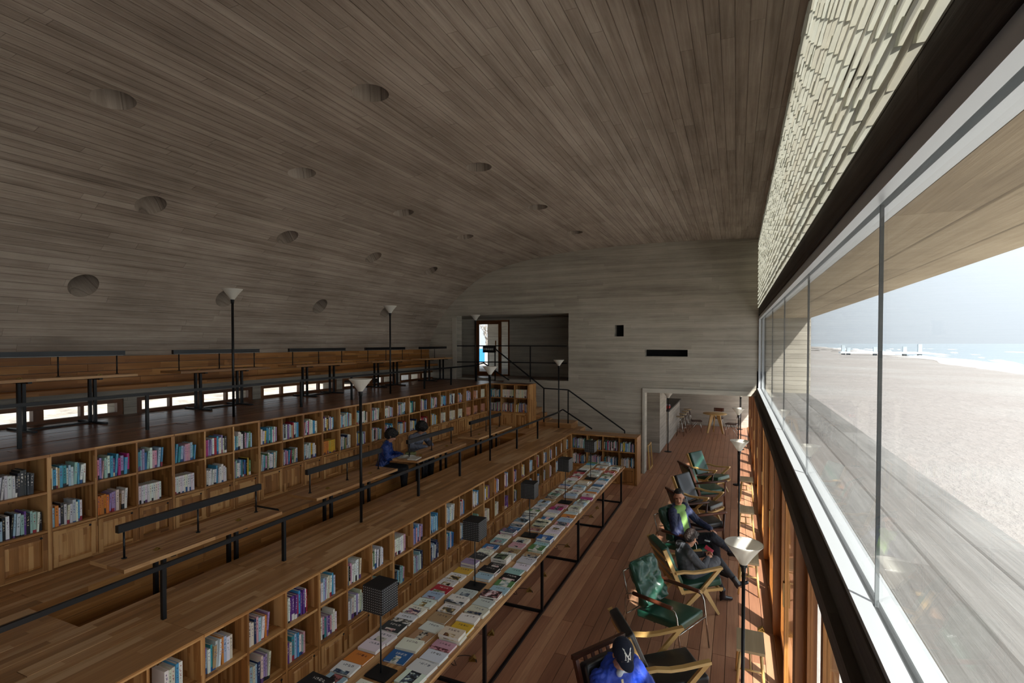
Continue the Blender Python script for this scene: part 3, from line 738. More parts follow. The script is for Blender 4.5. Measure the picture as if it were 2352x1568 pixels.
MIX = ['white'] * 11 + ['cream'] * 5 + ['pale grey'] * 4 + ['pale blue'] * 4 + ['sky blue'] * 3 + ['blue', 'navy', 'teal', 'teal', 'mint', 'mint', 'pink', 'pink', 'magenta', 'lilac', 'lilac', 'purple', 'red', 'orange', 'yellow', 'tan', 'tan', 'charcoal', 'black', 'black', 'green']
COOL = ['sky blue', 'teal', 'pale blue', 'lilac', 'blue', 'mint', 'white', 'pink']
PINK = ['magenta', 'pink', 'lilac', 'pink', 'mint', 'pale blue', 'white', 'sky blue', 'purple']
WHITE = ['white', 'white', 'white', 'ivory', 'pale grey', 'pale blue']
# themed compartments (run, bay, row): row 0 = upper
TH = {('A', -1, 0): ['pale grey'] * 5 + ['charcoal'] * 6 + ['salmon', 'cream'], ('A', 1, 0): PINK, ('A', 2, 0): COOL, ('A', 3, 0): ['pink', 'lilac'] + COOL[:4], ('A', 1, 1): ['orange'] * 5 + ['lilac'] * 3 + ['cream', 'brown', 'cream', 'white'],
      ('A', 2, 1): ['white'] * 6 + ['white', 'pale grey'], ('A', 3, 1): ['white'] * 12, ('A', 4, 1): ['white'] * 6 + ['sky blue', 'pale grey', 'white'], ('A', 9, 1): ['orange'] * 4 + ['yellow'] * 5, ('A', 17, 1): ['white', 'yellow', 'orange', 'yellow', 'pale blue', 'white'],
      ('A', 16, 1): ['white', 'teal', 'red', 'red', 'red'], ('A', 18, 1): ['ivory'] * 8, ('A', 19, 1): ['ivory'] * 8, ('A', 20, 1): ['ivory'] * 8, ('A', 21, 1): ['salmon'] * 8, ('A', 22, 1): ['salmon'] * 8, ('A', 23, 1): ['salmon'] * 8, ('A', 21, 0): ['white', 'pink', 'pale blue'], ('A', 22, 0): ['salmon', 'salmon', 'white'], ('A', 23, 0): ['ivory'] * 7,
      ('B', 0, 1): ['white', 'white', 'pink', 'teal', 'lilac', 'purple'], ('B', -1, 0): ['white', 'cream', 'white', 'purple', 'purple', 'purple', 'red', 'sky blue'], ('B', 3, 0): ['white', 'white', 'white', 'pink'], ('B', 4, 0): COOL[:5] + ['pink'], ('B', 5, 1): ['blue', 'blue', 'navy', 'pale blue', 'white', 'pale blue'], ('B', 5, 0): ['pale blue', 'white', 'sky blue'], ('B', 9, 1): ['ivory'] * 7, ('B', 10, 1): ['ivory'] * 7, ('B', 11, 1): ['purple'] * 6, ('B', 6, 0): WHITE, ('B', 7, 1): WHITE,
      ('C', 1, 0): ['ivory'] * 10, ('C', 2, 0): ['ivory'] * 10}
_b = MB()
bt = .07
_b.box(0, 0, 0, 1, .03, 1).box(0, .03, 0, bt, 1, 1).box(1 - bt, .03, 0, 1, 1, 1)
for i in range(len(_b.f)):      # spine uv: u across, v up
    _b.uv[i] = [(_b.v[j][0], _b.v[j][2]) for j in _b.f[i]]
_b.box(bt, .03, .015, 1 - bt, .985, .985, m=1)
BOOK = _b.mesh('book', [MAT['book'], MAT['pages']])
specs = []
br = random.Random(77)
for (o, n, p, run, off) in CASES:
    M = Matrix.Translation(o.location) @ o.rotation_euler.to_matrix().to_4x4()
    for k in range(n):
        for row in (0, 1):
            zb = (ZS[1] if row == 0 else ZS[0]) + .022
            x = k * p + .022; x1 = (k + 1) * p - .02
            th = TH.get((run, off + k, row)); bay = off + k
            if run == 'B' and (bay, row) in ((8, 1), (2, 1)): th = ['white', 'mint', 'cream']
            fill = {'A': br.uniform(.80, .96), 'B': br.uniform(.66, .86), 'C': .95, 'D': .96}[run]
            xe = x + (x1 - x) * fill; i = 0; hs = br.uniform(.19, .21)
            same = th is not None and len(set(th)) <= 2
            while True:
                t = br.uniform(.012, .030) if run in 'AB' else br.uniform(.011, .026)
                if same: t = .021
                if x + t > xe: break
                if th: cn = th[min(i, len(th) - 1)] if len(th) > 5 and not same and i < len(th) else (br.choice(th) if not same else th[min(i * len(th) // 14, len(th) - 1)])
                else: cn = br.choice(MIX)
                h = hs + (0 if same else br.uniform(-.025, .03)); d = br.uniform(.135, .16) + (h - .2) * .4
                c = [max(0, min(1, q * br.uniform(.88, 1.08))) for q in lin(PAL[cn])]
                dark = sum(c) < .5
                c2 = br.choice([lin('e9e6df'), lin('d8c9a0')]) if dark else br.choice([lin('22242a'), lin('22242a'), lin('a03040'), lin('2c5a90'), lin('6a4a80')])
                lean = br.choice((0, 0, 0, R(br.uniform(2, 6)))) if not same else 0
                i += 1
                specs.append(dict(M=M, x=x, z=zb, t=t, h=h, d=d, c=c, c2=list(c2), name=cn, run=run, bay=bay, row=row, i=i, lean=lean, y=.045 + br.uniform(0, .012)))
                x += t + .0008 + abs(math.sin(lean)) * h * .55
camM = Matrix.Translation(cam.location) @ cam.rotation_euler.to_matrix().to_4x4(); camI = camM.inverted()
for s in specs:
    w = s['M'] @ Vector((s['x'], 0, s['z'] + .1)); q = camI @ w
    px = 1176 + 1190 * q.x / -q.z if q.z < 0 else -999; py = 809.8 - 1190 * q.y / -q.z if q.z < 0 else -999
    vis = -15 < px < 2360 and 0 < py < 1580
    s['seen'] = vis; s['area'] = (s['t'] * s['h'] / q.z ** 2) if vis else 0
    if s['run'] == 'C' or s['run'] == 'D': s['area'] *= 1.0
order = sorted(specs, key=lambda s: -s['area'])
RUN = {'A': 'middle tier', 'B': 'behind the table', 'C': 'crosswise below entrance', 'D': 'crosswise by cafe'}
BAYS = {'A': 24, 'B': 21, 'C': 3, 'D': 4}
far = MB(); fc1 = []; fc2 = []
for n_, s in enumerate(order):
    if not s['seen']: continue
    L = Matrix.Translation((s['x'], s['y'], s['z'])) @ Matrix.Rotation(s['lean'], 4, 'Y')
    W = s['M'] @ L @ Matrix.Diagonal((s['t'], s['d'], s['h'], 1))
    if n_ < 300:
        o = put('book', BOOK); o.matrix_world = W
        o['c1'] = s['c']; o['c2'] = s['c2']
        bay = BAYS[s['run']] - s['bay']
        tag(o, '%s book, %s in %s row of %s bay from far corner, %s' % (s['name'], ORDW[s['i']], ('upper', 'lower')[s['row']], ORDW[bay], RUN[s['run']]), 'book', 'upright books on the bamboo shelves')
    else:
        for pl in BOOK.polygons:
            if pl.normal.y > .9: continue
            far.face([W @ BOOK.vertices[v].co for v in pl.vertices], [tuple(BOOK.uv_layers[0].data[li].uv) for li in pl.loop_indices], pl.material_index)
            fc1 += [(*s['c'], 1)] * len(pl.vertices); fc2 += [(*s['c2'], 1)] * len(pl.vertices)
fm = far.mesh('shelved_books', [MAT['bookfar'], MAT['pages']])
for nm, dat in (('c1', fc1), ('c2', fc2)):
    at = fm.color_attributes.new(nm, 'FLOAT_COLOR', 'CORNER'); at.data.foreach_set('color', [q for c in dat for q in c])
tag(put('shelved_books', fm), 'hundreds of small upright books filling the far bays of the bookcases', 'books', kind='stuff')

# ================================================================== BOOK TABLE
TZ, TX0, TX1, TY0, TY1 = .72, -2.93, -2.08, 2.0, 10.62
tb = thing('book_table', 'very long bamboo display table on black steel frames, covered with books', 'table', ((TX0 + TX1) / 2, (TY0 + TY1) / 2, 0))
ox, oy = (TX0 + TX1) / 2, (TY0 + TY1) / 2
LY = [10.46 - 1.55 * k for k in range(6)]
cut = [TY0] + [y - .35 for y in LY[::-1]][1:] + [TY1]
for a, b in zip(cut, cut[1:]):
    slab('table_top', TX0 - ox, a + .001 - oy, TZ - .035, TX1 - ox, b - .001 - oy, TZ, MAT['table'], tb, g=1)
for y in LY:
    for x in (TX1 - .045, TX0 + .045):
        slab('leg', x - ox - .015, y - oy - .015, 0, x - ox + .015, y - oy + .015, TZ - .035, MAT['steel'], tb)
    slab('floor_bar', TX0 + .045 - ox, y - oy - .015, 0.001, TX1 - .045 - ox, y - oy + .015, .03, MAT['steel'], tb)
    slab('under_bar', TX0 + .045 - ox, y - oy - .015, TZ - .065, TX1 - .045 - ox, y - oy + .015, TZ - .036, MAT['steel'], tb)
for x in (TX1 - .045, TX0 + .045):
    slab('floor_rail', x - ox - .014, LY[-1] - oy, 0.001, x - ox + .014, LY[0] - oy, .028, MAT['steel'], tb)
# books lying on it
def covermat():
    t = NT('printed_cover'); u, v = t.uv()
    a = t.n('Attribute', attribute_type='OBJECT', attribute_name='c1'); b = t.n('Attribute', attribute_type='OBJECT', attribute_name='c2'); c = t.n('Attribute', attribute_type='OBJECT', attribute_name='c3')
    st = t.n('Attribute', attribute_type='OBJECT', attribute_name='st')   # picture box and style
    oi = t.n('ObjectInfo'); rn = t.math('MULTIPLY', oi.outputs['Random'], 60)
    sx = t.n('SeparateXYZ'); t.t.links.new(st.outputs['Vector'], sx.inputs[0])
    art = t.math('MULTIPLY', t.math('LESS_THAN', u, sx.outputs[0]), t.math('LESS_THAN', t.math('ABSOLUTE', t.math('SUBTRACT', v, .5)), sx.outputs[1]))
    blob = t.noise(t.comb(t.math('MULTIPLY', u, 4), t.math('MULTIPLY', v, 3), rn), 1, 4, .6)
    artc = t.mix(t.step(blob, .45, .55), b.outputs['Color'], c.outputs['Color'])
    artm = t.math('MULTIPLY', art, t.math('MAXIMUM', t.step(blob, .40, .46), t.math('GREATER_THAN', sx.outputs[2], .5)))
    col = t.mix(artm, a.outputs['Color'], artc)
    # title strokes: little glyph-like marks in a column
    gx = t.math('MULTIPLY', u, 34); gy = t.math('MULTIPLY', v, 26)
    ch = t.math('GREATER_THAN', t.white(t.comb(t.math('FLOOR', gx), t.math('FLOOR', gy), rn)), .42)
    ti = t.math('MULTIPLY', t.math('MULTIPLY', t.math('GREATER_THAN', u, .64), t.math('LESS_THAN', u, .82)), t.math('LESS_THAN', t.math('ABSOLUTE', t.math('SUBTRACT', v, .52)), .26))
    ti = t.math('MULTIPLY', ti, t.math('GREATER_THAN', t.math('FRACT', t.math('MULTIPLY', v, 6.5)), .28))
    col = t.mix(t.math('MULTIPLY', t.math('MULTIPLY', ch, ti), .8), col, c.outputs['Color'])
    return t.bsdf(col, .35)
MAT['cover'] = covermat()
_c = MB().box(-.5, -.5, 0, .5, .5, .12).box(-.5, -.5, .88, .5, .5, 1).box(-.5, -.5, .12, -.46, .5, .88)
for i in range(len(_c.f)): _c.uv[i] = [(_c.v[j][1] + .5, _c.v[j][0] + .5) for j in _c.f[i]]
COVER = _c.mesh('display_book', MAT['cover'])
PAGES = MB().box(-.46, -.48, .12, .485, .48, .88).mesh('pages', plain('book_pages', 'e6e1d6', .8))
LAMPY = [3.19 + 1.55 * k for k in range(5)]
LAMPY = [3.19, 4.74, 6.29, 7.83, 9.38]
tr = random.Random(5)
TMIX = ['white'] * 20 + ['cream'] * 4 + ['pale grey'] * 6 + ['pale blue'] * 4 + ['pink'] * 2 + ['sky blue', 'blue', 'navy', 'lilac', 'tan', 'tan', 'charcoal', 'black', 'red', 'magenta', 'orange', 'yellow', 'green', 'mint', 'ivory', 'ivory']
FIX = {(0, 0): 'black', (0, 1): 'pale blue', (0, 2): 'white', (0, 3): 'orange', (0, 4): 'white', (0, 5): 'white', (0, 6): 'charcoal', (1, 1): 'white', (1, 2): 'blue', (1, 3): 'white', (1, 4): 'tan', (1, 5): 'white', (1, 6): 'tan', (2, 1): 'yellow', (2, 2): 'white', (2, 3): 'white', (2, 4): 'white', (2, 5): 'pink', (2, 6): 'cream', (2, 7): 'yellow', (2, 8): 'white', (2, 13): 'green', (2, 14): 'black', (1, 12): 'black', (0, 14): 'yellow', (0, 22): 'blue', (0, 25): 'red', (2, 33): 'magenta', (2, 35): 'orange'}
ROWN = ['shelf-side', 'middle', 'window-side']
for row, xc in enumerate((-2.755, -2.475, -2.215)):
    y = 2.72 + row * .04; k = 0
    while y < TY1 - .1:
        wy = tr.uniform(.13, .16); hx = tr.uniform(.175, .2)
        yc = y + wy / 2
        if any(abs(yc - ly) < .17 for ly in LAMPY) and row == 1: y += .06; continue
        if tr.random() < .03: y += .08
        cn = FIX.get((row, k)) or tr.choice(TMIX)
        th = tr.choice((.012, .016, .02, .024, .03))
        if (row, k) == (0, 0): wy, hx, th = .165, .225, .05
        stack = 1 if tr.random() > .25 else 2
        zz = TZ
        for q in range(stack):
            o = put('display_book', COVER, None, (xc + tr.uniform(-.012, .012), y + wy / 2, zz), (0, 0, R(tr.uniform(-4, 4))), (hx, wy, th))
            c1 = lin(PAL[cn]); dk = sum(c1) < .6
            o['c1'] = [max(0, min(1, v * tr.uniform(.9, 1.1))) for v in c1]
            o['c2'] = list(lin(tr.choice(['c9b8a0', '8fa9b8', 'd8d2c4', 'b06a6a', '6d7f95', 'c4a24a', '7a8d6a', 'e3a0a8'])))
            o['c3'] = list(lin('eeeae2')) if dk else list(lin(tr.choice(['1f2126', '1f2126', '2d3b57', '5a2430', '4a4a4a'])))
            o['st'] = [tr.choice((0, 0, .3, .45, .55, 1.1)), tr.choice((.15, .25, .35, .6)), tr.random() * .7]
            put('pages', PAGES, o)
            where = 'atop another' if q == 1 else ('under another book' if stack == 2 else 'lying flat')
            tag(o, '%s book %s, %s from near end, %s row of display table' % (cn, where, ORDW[k + 1], ROWN[row]), 'book', 'books laid out on the long table')
            zz += th + .0005
        k += 1; y += wy + tr.uniform(.006, .022)
# ================================================================== TIER FURNITURE
def leather(name, c, rough=.28):
    t = NT(name); tc = t.n('TexCoord'); n = t.noise(tc.outputs['Object'], 60, 3, .6); b = t.noise(tc.outputs['Object'], 6, 3, .5)
    col = t.mix(b, lin(c), tuple(q * 1.7 for q in lin(c)))
    return t.bsdf(col, t.math('ADD', rough, t.math('MULTIPLY', b, .15)), n, .15, .003, Coat_Weight=.3, Coat_Roughness=.25)
MAT['green'] = leather('green_leather', '173f31'); MAT['blackl'] = leather('black_leather', '121214')
fr_ = NT('frosted_glass_shade'); d_ = fr_.n('BsdfDiffuse'); d_.inputs[0].default_value = (*lin('efece4'), 1); t_ = fr_.n('BsdfTranslucent'); t_.inputs[0].default_value = (*lin('efece4'), 1)
mx_ = fr_.n('MixShader'); mx_.inputs[0].default_value = .4; fr_.t.links.new(d_.outputs[0], mx_.inputs[1]); fr_.t.links.new(t_.outputs[0], mx_.inputs[2])
gl_ = fr_.n('BsdfGlossy'); gl_.inputs['Roughness'].default_value = .2; mx2 = fr_.n('MixShader'); mx2.inputs[0].default_value = .06
fr_.t.links.new(mx_.outputs[0], mx2.inputs[1]); fr_.t.links.new(gl_.outputs[0], mx2.inputs[2]); fr_.t.links.new(mx2.outputs[0], fr_.out.inputs[0])
MAT['frost'] = fr_.m

# ---- low reading tables over the foot well
def reading_table(H, zt, foot):
    """H: height of the top above the root; zt: where the legs stand; foot: with floor bars"""
    t = thing('reading_table', 'x', 'table')
    MB().box(-.235, -.8, H - .032, .235, .8, H, g=1).obj('table_top', MAT['table'], t)
    for y in (-.37, .37):
        for x in (-.055, .055): slab('leg', x - .017, y - .017, zt, x + .017, y + .017, H - .055, MAT['steel'], t)
        slab('under_bar', -.2, y - .02, H - .055, .2, y + .02, H - .032, MAT['steel'], t)
        if foot: slab('floor_bar', -.3, y - .018, zt, .3, y + .018, zt + .022, MAT['steel'], t)
    if foot: slab('floor_rail', -.02, -.352, zt, .02, .352, zt + .02, MAT['steel'], t)
    return t
def reading_lamp(h, gap, L):
    t = thing('reading_lamp', 'x', 'lamp')
    MB().box(-.022, -L / 2, h, .022, L / 2, h + .062).obj('lamp_bar', MAT['blackbar'], t)
    slab('diffuser', -.014, -L / 2 + .02, h - .003, .014, L / 2 - .02, h, MAT['frost'], t)
    for y in (-gap, 0, gap):
        p = MB().tube([(0, y, .004), (0, y, h)], .0085, 10).obj('post', MAT['blackbar'], t)
        MB().tube([(0, y, 0), (0, y, .006)], .02, 12).obj('post_foot', MAT['blackbar'], p)
    return t
def brass_socket():
    t = thing('brass_socket', 'x', 'socket')
    slab('plate', -.035, -.035, 0, .035, .035, .004, MAT['brass'], t)
    MB().beam((-.03, 0, .004), (.012, 0, .042), .058, .006).obj('flap', MAT['brass'], t)
    MB().beam((.03, 0, .004), (.012, 0, .042), .05, .004).obj('socket_face', MAT['brass'], t)
    return t
rt = reading_table(.30, PZ - ZT2, False); rl = reading_lamp(.235, .665, 1.44); sk = brass_socket(); used = set()
def inst(proto, loc, rz, label, group=None):
    o = proto if proto.name not in used else copy_tree(proto)
    o.scale = (1, 1, 1)
    used.add(proto.name); o.location = loc; o.rotation_euler = (0, 0, rz); o['label'] = label
    if group: o['group'] = group
    return o
def small_socket(loc, rz, label, group):
    o = inst(sk, loc, rz, label, group); o.scale = (.75, .6, .4); return o
for k in range(5):
    yc = 3.38 + 2.11 * k
    if yc + .8 > PY1: break
    inst(rt, (-4.795, yc, ZT2), 0, 'low bamboo reading table over the foot well, %s from the near end' % ORD[k + 1], 'reading tables over the foot well')
    inst(rl, (-4.81, yc + .01, ZT2 + .30), 0, 'long black bar lamp on the %s table over the foot well' % ORD[k + 1], 'bar lamps on the foot well tables')
    for j, dy in enumerate((-.42, .41)):
        small_socket((-4.75, yc + dy, ZT2 + .3003), R(90), 'small brass flip socket at the %s end of the %s foot well table' % (('near', 'far')[j], ORD[k + 1]), 'brass flip sockets')
cu = MB().rbox(-.2, -.2, 0, .2, .2, .05, .02, 2)
cme = cu.mesh('seat_cushion', plain('black_cushion', '14110f', .8), True)
for k, y in enumerate((4.62, 8.95)):
    tag(put('floor_cushion', cme, None, (-5.50, y, ZT2)), 'flat black floor cushion beside the foot well, %s the seated readers' % ('nearer than', 'beyond')[k], 'cushion', 'floor cushions')
# ---- top tier tables and bench
rt3 = reading_table(.625, 0, True); rl3 = reading_lamp(.255, .67, 1.53)
for k in range(5):
    yc = 3.68 + 2.2 * k
    inst(rt3, (-7.78, yc, ZT3), 0, 'slim bamboo desk on black legs, %s from the near end of the top tier' % ORD[k + 1], 'desks along the bench')
    inst(rl3, (-7.78, yc, ZT3 + .625), 0, 'long black bar lamp on the %s desk of the top tier' % ORD[k + 1], 'bar lamps on the top tier')
    for j, dy in enumerate((-.42, .41)):
        small_socket((-7.70, yc + dy, ZT3 + .6253), R(90), 'small brass flip socket at the %s end of the %s top tier desk' % (('near', 'far')[j], ORD[k + 1]), 'brass flip sockets')
bn_ = thing('wall_bench', 'long bamboo plank bench with plank backrest along the vault wall', 'bench', (-8.2, 7, 2.578))
r_ = random.Random(6)
for i in range(4):
    y = 1.0 + r_.uniform(0, .6)
    while y < 13.05:
        ye = min(13.05, y + r_.choice((1.4, 2.1, 2.8)))
        if 13.05 - ye < .5: ye = 13.05
        slab('back_plank', -.15 + .0, y - 7 + .002, .065 + i * .105, -.12, ye - 7 - .002, .065 + i * .105 + .098, MAT['bench'], bn_, g=1); y = ye
for i in range(3):
    y = 1.0 + r_.uniform(0, .6)
    while y < 13.05:
        ye = min(13.05, y + r_.choice((2.1, 2.8)))
        if 13.05 - ye < .5: ye = 13.05
        slab('seat_plank', -.12 + i * .1 + .002, y - 7 + .002, .02, -.12 + (i + 1) * .1 - .002, ye - 7 - .002, .06, MAT['bench'], bn_, g=1); y = ye
slab('fascia', .165, -5.9, .0, .18, 6.05, .06, MAT['bench'], bn_, g=1)
slab('under_board', -.15, -5.9, 0, .165, 6.05, .018, MAT['shelf_dark'], bn_, g=1)

# ---- railings and the tall uplighters that stand in them
def railing(x, z, ys, h, label, y0, y1):
    t = thing('handrail', label, 'railing', (x, (y0 + y1) / 2, z)); m = (y0 + y1) / 2
    slab('rail', -.012, y0 - m, h - .035, .012, y1 - m, h, MAT['steel'], t, g=1)
    for y in ys: slab('post', -.015, y - m - .015, 0, .015, y - m + .015, h - .035, MAT['steel'], t)
    return t
railing(-6.52, ZT3, [1.55, 2.755, 3.97, 6.38, 7.59, 10.02, 11.22], .45, 'black steel handrail along the edge of the top tier', .6, 12.6)
railing(-4.08, ZT2, [1.4, 2.587, 3.757, 6.11, 7.296, 9.659, 10.855], .43, 'black steel handrail along the edge of the middle tier', .4, 12.45)
def uplighter(h, r, bh, pole, base=True):
    t = thing('uplighter', 'x', 'lamp')
    if base: MB().lathe([(.001, .016), (.09, .016), (.105, .011), (.11, 0), (.001, 0)], 28).obj('base', MAT['steel'], t)
    z0 = .012 if base else 0
    MB().tube([(0, 0, z0), (0, 0, h - bh - .02)], pole, 12).obj('pole', MAT['steel'], t)
    MB().lathe([(.001, -.05), (pole + .004, -.05), (pole + .006, -.02), (.026, -.012), (.026, .012), (.012, .02), (.001, .02)], 18, (0, 0, h - bh)).obj('collar', MAT['steel'], t)
    sh = [(.022, 0), (r * .45, bh * .38), (r * .86, bh * .84), (r * .985, bh * .955), (r, bh), (r * .975, bh), (r * .95, bh * .955), (r * .84, bh * .86), (r * .42, bh * .40), (.012, .012)]
    s = MB().lathe(sh, 40, (0, 0, h - bh)).obj('shade', MAT['frost'], t)
    b = MB()
    for a in range(3):
        x, y = .017 * math.cos(a * 2.1), .017 * math.sin(a * 2.1)
        b.tube([(x, y, h - bh + .03), (x, y, h - bh + .105), (x * .4, y * .4, h - bh + .118)], .009, 8)
    b.obj('bulb', MAT['bulb'], s)
    return t
up_t = uplighter(1.72, .135, .155, .017, False); up_3 = uplighter(1.81, .135, .155, .017, False); up_g = uplighter(1.76, .135, .165, .0125, True)
for k, y in enumerate((5.165, 8.80, 12.6)): inst(up_3, (-6.552, y, ZT3), 0, 'tall black pole uplighter rising from the top tier rail, %s from the near end' % ORD[k + 1], 'uplighters on the top tier')
for k, y in enumerate((4.941, 8.477, 12.45)): inst(up_t, (-4.112, y, ZT2), 0, 'tall black pole uplighter rising from the middle tier rail, %s from the near end' % ORD[k + 1], 'uplighters on the middle tier')
for (x, y, l) in ((.06, 4.2, 'standing uplighter with frosted glass bowl nearest the camera by the glazed doors'), (.05, 8.6, 'standing uplighter with frosted bowl beside the stools, second from the camera'), (.05, 12.88, 'standing uplighter with frosted bowl near the cafe doorway'), (.13, 17.2, 'standing uplighter by the glazed doors inside the cafe'), (.13, 21.2, 'standing uplighter in the far corner of the cafe'), (-1.86, 16.0, 'standing uplighter beside the concrete pier in the cafe')):
    inst(up_g, (x, y, 0), 0, l, 'standing uplighters')

# ---- stairs and their rails behind the crosswise bookcases
st = MB(); n = 6
for i in range(7): st.box(-5.55 + i * .15, 12.56, .9, -5.40 + i * .15, 13.1, 2.2 - (i + 1) * .135, g=0)
st.box(-4.5, 12.5, .9, -3.8, 13.1, 1.22, g=0)
for i in range(8): st.box(-3.8 + i * .2, 12.42, 0, -3.6 + i * .2, 13.1, 1.22 - (i + 1) * .148, g=0)
structure('staircase', st, MAT['tierfloor'], 'brown timber stair hidden behind the crosswise bookcases', 'stairs')
def polyrail(label, pts, posts, r=.014):
    t = thing('stair_rail', label, 'railing', pts[-1][:2] + (0,))
    o = Vector(t.location); m = MB()
    for a, b in zip(pts, pts[1:]): m.beam(Vector(a) - o, Vector(b) - o, .024, .03)
    m.obj('rail', MAT['steel'], t)
    for (x, y, z0, z1) in posts: slab('post', x - o.x - .013, y - o.y - .013, z0 - o.z, x - o.x + .013, y - o.y + .013, z1 - o.z, MAT['steel'], t)
    return t
polyrail('black steel stair rail against the end wall stepping down to the bookcase', [(-5.9, 12.5, 3.08), (-4.53, 12.5, 2.085), (-3.88, 12.5, 2.065), (-2.46, 12.5, 1.13)], [(-4.53, 12.5, 1.22, 2.085), (-3.88, 12.5, 1.22, 2.065), (-2.46, 12.5, .1, 1.13)])
polyrail('short black stair rail sloping down from the top tier uplighter', [(-6.52, 12.6, 2.65), (-6.3, 12.6, 2.70), (-5.55, 12.6, 2.26)], [(-6.52, 12.6, 2.2, 2.65)])
polyrail('short black stair rail sloping down from the middle tier uplighter', [(-4.08, 12.45, 1.53), (-4.0, 12.45, 1.57), (-3.25, 12.45, 1.13)], [])
polyrail('black steel guard rail across the entrance recess', [(-7.35, 13.0, 3.16), (-6.15, 13.0, 3.165), (-4.07, 13.0, 3.165)], [(-6.15, 13.0, 2.2, 3.165), (-5.1, 13.0, 2.2, 3.165)])
polyrail('lower bar of the guard rail across the entrance recess', [(-7.35, 13.0, 2.70), (-6.15, 13.0, 2.715), (-4.07, 13.0, 2.715)], [])
sg = thing('hanging_sign', 'small black sign with white characters on the entrance rail', 'sign', (-6.24, 12.78, 2.98))
MB().box(-.175, -.008, 0, .175, .008, .175).obj('board', MAT['black'], sg)
def text_mesh(name, body, size, mat, parent, loc, rot, extrude=.0008, align='CENTER'):
    cu_ = bpy.data.curves.new(name, 'FONT'); cu_.body = body; cu_.size = size; cu_.align_x = align; cu_.align_y = 'CENTER'; cu_.extrude = extrude
    me = evaluated(bpy.data.objects.new(name, cu_))
    me.materials.clear(); me.materials.append(mat)
    return put(name, me, parent, loc, rot)
MAT['ink'] = plain('white_print', 'e8e8e4', .6)
text_mesh('lettering', '安静阅读区', .062, MAT['ink'], sg, (0, -.0095, .09), (R(90), 0, 0))
slab('sign_post', -.006, -.006, -.78, .006, .006, 0, MAT['steel'], sg)

# ---- square perforated table lamps
pm_ = NT('perforated_shade'); u, v = pm_.uv()
fx = pm_.math('ABSOLUTE', pm_.math('SUBTRACT', pm_.math('FRACT', pm_.math('MULTIPLY', u, 54)), .5)); fy = pm_.math('ABSOLUTE', pm_.math('SUBTRACT', pm_.math('FRACT', pm_.math('MULTIPLY', v, 54)), .5))
dot = pm_.math('LESS_THAN', pm_.math('MAXIMUM', fx, fy), .15)
MAT['perf'] = pm_.bsdf(pm_.mix(dot, lin('141416'), lin('b9bcbd')), .5)
def cube_lamp():
    t = thing('table_lamp', 'x', 'lamp')
    slab('base', -.095, -.08, 0, .095, .08, .012, MAT['black'], t)
    MB().tube([(0, 0, .012), (0, 0, .52)], .006, 8).obj('stem', MAT['blackbar'], t)
    a = .092; s = MB()
    for x0, x1, y0, y1 in ((-a, a, -a, -a + .004), (-a, a, a - .004, a), (-a, -a + .004, -a, a), (a - .004, a, -a, a)): s.box(x0, y0, .51, x1, y1, .70)
    sh = s.obj('shade', MAT['perf'], t)
    slab('shade_top', -a, -a, .70, a, a, .706, MAT['black'], sh)
    return t
cl = cube_lamp()
for k, y in enumerate(LAMPY): inst(cl, (-2.475, y, TZ + .0005), R(3 * (k % 3 - 1)), 'black table lamp with perforated cube shade, %s along the display table' % ORD[k + 1], 'cube lamps on the display table')
# ---- floor sockets and cables under the table
for k, (x, y) in enumerate(((-2.46, 4.66), (-2.49, 5.16), (-2.47, 6.26), (-2.44, 6.76), (-2.46, 7.88), (-2.47, 9.40), (-2.49, 9.95))):
    o = inst(sk, (x, y, .001), R(20), 'brass flip socket in the floor under the display table, %s from the near end' % ORD[k + 1], 'brass flip sockets')
    if k in (0, 2, 4, 5):
        r_ = random.Random(k); pts = [(x + .03, y - .02, .03)]
        for i in range(14):
            a = i / 13 * 5.2; pts.append((x - .02 + (.09 + .02 * i / 13) * math.cos(a) * .9 - .01 * i, y - .03 + .085 * math.sin(a) - .004 * i, .006))
        pts += [(x - .2, y - .1, .10), (x - .22, y - .12, .35), (x - .2, y - .1, TZ - .04)]
        tag(MB().tube(pts, .0035, 6).obj('lamp_cable', MAT['cable']), 'thin dark cable looping on the floor by the %s brass socket under the table' % ORD[k + 1], 'cable', 'cables under the display table')
inst(sk, (.28, 6.44, .001), R(0), 'brass flip socket in the floor beside the near stool', 'brass flip sockets')

